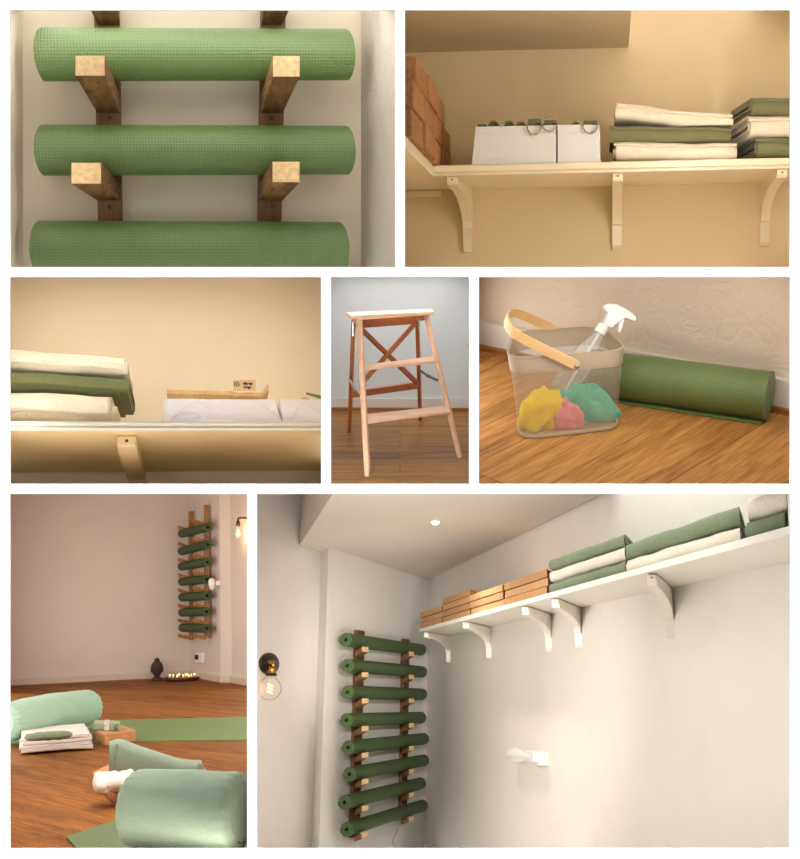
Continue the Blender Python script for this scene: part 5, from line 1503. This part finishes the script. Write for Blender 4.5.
    o = obj('loose_cable', MB().tube([p - c0 for p in P], 0.003, 6), M['taupe'], room=r, M=T(c0)); props(o, 'thin pale cable curling on the wall below the eight-arm rack', 'cable')
    # ---------------- downlight
    Pd = r.z(435.5, 521.3, zc); s = Pd.length / F
    dl = thing('downlight', r, T(Pd), 'small round white downlight glowing in the low ceiling above the rack', 'light')
    R = 5.6 * s
    obj('bezel', MB().lathe([(R * 0.66, -0.004), (R * 0.98, -0.006), (R, -0.002), (R, 0.004), (R * 0.66, 0.004)], 32, caps=False), M['paint'], dl)
    obj('lens', MB().lathe([(0, -R * 0.62), (R * 0.35, -R * 0.56), (R * 0.6, -R * 0.36), (R * 0.74, -0.002), (R * 0.74, 0.004), (0, 0.004)], 28), M['downlight'], dl)
    spot(r, Pd + V((0, 0, -0.03)), Pd + V((0, 0, -1)), DOWN, (1, 0.92, 0.8), 0.04, 150)
    # ---------------- wall lamp
    Pl = W3(268.4, 663.8, 0.0); s = Pl.length / F
    Ml = Matrix((d2, -nS, V((0, 0, 1)))).transposed().to_4x4(); Ml.translation = Pl
    wl = thing('wall_lamp', r, Ml, 'black disc wall lamp with brass holder and clear round bulb, unlit', 'lamp')
    obj('back_plate', MB().lathe([(0, 0.0), (10.5 * s, 0.0), (10.5 * s, 0.012), (9.5 * s, 0.018), (0, 0.018)], 36, RX(PI / 2) @ Matrix.Scale(2.0, 4, V((1, 0, 0)))), M['black'], wl)
    obj('screw', MB().lathe([(0, 0), (0.008, 0), (0.006, 0.006), (0, 0.006)], 12, T(V((-0.05, -0.018, 0.01))) @ RX(PI / 2)), M['metal'], wl)
    q = lambda px, py: Ml.inverted() @ W3(px, py, 0.06)
    kn = q(273, 663)
    obj('brass_knuckle', MB().tube([V((kn.x, -0.01, kn.z)), kn + V((0, 0, 0.0)), kn + V((0, 0, -0.02))], [0.016, 0.02, 0.018], 16), M['brass'], wl)
    a = q(271.8, 666.5)
    obj('lamp_holder', MB().lathe([(0, 0), (4.3 * s, 0), (4.6 * s, -2.5 * s), (4.3 * s, -4 * s), (4.7 * s, -7.5 * s), (0, -7.5 * s)], 24, T(a)), M['brass'], wl)
    obj('shade_ring', MB().lathe([(0, 0), (5.4 * s, 0), (5.6 * s, -1.6 * s), (0, -1.6 * s)], 24, T(a + V((0, 0, -7.2 * s)))), M['black'], wl)
    bc = q(269.8, 688.5); R = 11 * s
    prof = [(2.8 * s, R + 3 * s), (3.0 * s, R + 0.5 * s)] + [(R * math.sin(t), R * math.cos(t)) for t in [0.35 + (PI - 0.36) * k / 14 for k in range(15)]]
    obj('glass_bulb', MB().lathe(prof, 32, T(bc), caps=False), M['glass'], wl)
    fil = [(2.6 * s * math.sin(k * 0.9), 2.2 * s * math.cos(k * 0.9), (4 - k * 0.5) * s) for k in range(18)]
    obj('filament', MB().tube([bc + V(p) for p in fil], 0.004, 6), M['filament'], wl)
    obj('glass_stem', MB().lathe([(0, 0), (1.2 * s, 0), (0.8 * s, -6 * s), (0, -6 * s)], 12, T(bc + V((0, 0, R)))), M['plastic_white'], wl)
    # ---------------- socket with plugged-in egg-shaped light
    P = W1(542.5, 757.8); s = P.length / F
    Ms = Matrix((-d1, -n1, V((0, 0, 1)))).transposed().to_4x4(); Ms.translation = P
    so = thing('wall_socket', r, Ms, 'white switched double socket box on the cream wall below the long shelf', 'socket')
    A = W1(536, 757); B = W1(549.5, 757)
    L = (B - A).length; dd = 0.06
    obj('face_plate', MB().box((0, -dd / 2, 0), (L, dd, 0.072)), M['plastic_white'], so, bevel=0.006)
    for x in (-0.25, 0.05, 0.3):
        for zz_ in (0.008, -0.015):
            obj('pin_hole', MB().box((L * x, -dd - 0.0005, zz_), (0.014, 0.003, 0.009)), M['screw'], so)
    Pn = W1(522, 755, 0.06)
    Mn = Matrix((d1, n1, V((0, 0, 1)))).transposed().to_4x4(); Mn.translation = Pn
    a = W1(534.5, 757.5, 0.06); b = W1(509.5, 754, 0.06)
    Ll = (a - b).length
    Mn = frame(a, b - a)
    nl = thing('night_light', r, Mn, 'white egg-shaped plug-in light sticking out sideways from the double socket', 'plug-in light')
    sr = 5.2 / F
    obj('light_body', MB().lathe([(0, 0.0), (0.022, 0.0), (0.021, Ll * 0.12), (0.021, Ll * 0.3), (0.028, Ll * 0.45), (0.037, Ll * 0.62), (0.041, Ll * 0.76), (0.038, Ll * 0.88), (0.026, Ll * 0.97), (0.0, Ll)], 32, axis='X'), M['plastic_white'], nl)
    obj('plug_base', MB().box((-0.03, 0, 0.003), (0.08, 0.06, 0.052)), M['plastic_white'], nl, bevel=0.006)
    spot(r, r.D(620, 490.2, 3.06), W2(386, 675), SPOT, (1, 0.96, 0.9), 0.01, 22)  # unseen narrow spot added to brighten the rack wall
    if SPOT2: spot(r, r.D(253.4, 610, 3.2), W1(480, 700), SPOT2, (1, 0.97, 0.93), 0.01, 62)  # unseen side spot added to fill the shelf wall near the corner
    if SPOT3: spot(r, r.D(560, 852.6, 3.3), W2(360, 600), SPOT3, (1, 0.97, 0.93), 0.01, 26)  # unseen low spot added as more fill on the rack wall
    rig(r, 7)

M['strap_pale'] = m_cloth('pale_green_strap', rgb(150, 160, 132), 200)
M['paint_bright'] = m_plain('bright_white_paint', rgb(244, 240, 232), 0.4, var=0.01)
M['pine_up7'] = m_wood('brown_upright', rgb(132, 88, 54), rgb(84, 52, 30), 0.7, axis=2, scale=0.6, bump=0.3)

# ------------------------------------------------------------------ front wall with its openings
def front_wall():
    boxes = [(10, 10, 395, 267), (405, 10, 790, 267), (10, 277, 321, 484), (331, 277, 469, 484), (479, 277, 790, 484), (10, 494, 247, 849), (257, 494, 790, 849)]
    xs = sorted({-420, 1220} | {b[0] for b in boxes} | {b[2] for b in boxes}); ys = sorted({-400, 1260} | {b[1] for b in boxes} | {b[3] for b in boxes})
    def hole(i, j):
        if i < 0 or j < 0 or i >= len(xs) - 1 or j >= len(ys) - 1: return True
        cx, cy = (xs[i] + xs[i + 1]) / 2, (ys[j] + ys[j + 1]) / 2
        return any(b[0] < cx < b[2] and b[1] < cy < b[3] for b in boxes)
    def P(px, py, y): return EYE + V(((px - CX) / F * BOARD, y, (CY - py) / F * BOARD))
    mb = MB(); y0, y1 = BOARD, BOARD + 0.005
    for i in range(len(xs) - 1):
        for j in range(len(ys) - 1):
            if hole(i, j): continue
            a, b, c, d = xs[i], xs[i + 1], ys[j], ys[j + 1]
            mb.add([P(a, d, y0), P(b, d, y0), P(b, c, y0), P(a, c, y0)], [(0, 1, 2, 3)])
            mb.add([P(a, d, y1), P(b, d, y1), P(b, c, y1), P(a, c, y1)], [(3, 2, 1, 0)])
            for di, dj, p, q in ((-1, 0, (a, c), (a, d)), (1, 0, (b, d), (b, c)), (0, -1, (b, c), (a, c)), (0, 1, (a, d), (b, d))):
                if hole(i + di, j + dj): mb.add([P(*p, y0), P(*q, y0), P(*q, y1), P(*p, y1)], [(0, 1, 2, 3)])
    bm_ = mesh('wall_front', mb, M['board'])
    b = bmesh.new(); b.from_mesh(bm_); bmesh.ops.remove_doubles(b, verts=b.verts, dist=1e-5); bmesh.ops.recalc_face_normals(b, faces=b.faces); b.to_mesh(bm_); b.free()
    o = bpy.data.objects.new('wall_front', bm_); col.objects.link(o); o['kind'] = 'structure'

front_wall()
panel1(); panel2(); panel3(); panel4(); panel5(); panel6(); panel7()

# ------------------------------------------------------------------ world, camera, view
w = bpy.data.worlds.new('studio_daylight'); scene.world = w; w.use_nodes = True
w.node_tree.nodes['Background'].inputs[0].default_value = (1, 1, 1, 1)
w.node_tree.nodes['Background'].inputs[1].default_value = 0.45
sun = bpy.data.lights.new('board_fill_sun', 'SUN'); sun.energy = 24; sun.angle = math.radians(1.0)  # grazing sun added only to whiten the front wall
so_ = bpy.data.objects.new('board_fill_sun', sun); col.objects.link(so_); so_.location = (0, 2, 4)
so_.rotation_euler = V((0.0, math.sin(math.radians(6)), -math.cos(math.radians(6)))).to_track_quat('-Z', 'Y').to_euler()
cam = bpy.data.cameras.new('camera'); cam.sensor_fit = 'HORIZONTAL'; cam.sensor_width = 36; cam.lens = 36 * F / 800; cam.clip_start = 0.01
co = bpy.data.objects.new('camera', cam); col.objects.link(co); co.location = EYE; co.rotation_euler = (PI / 2, 0, 0)
scene.camera = co
vs = scene.view_settings
vs.view_transform = 'Standard'; vs.look = 'None'; vs.exposure = 0.0; vs.gamma = 1.0; vs.use_curve_mapping = False
scene.cycles.max_bounces = 8; scene.cycles.transparent_max_bounces = 16
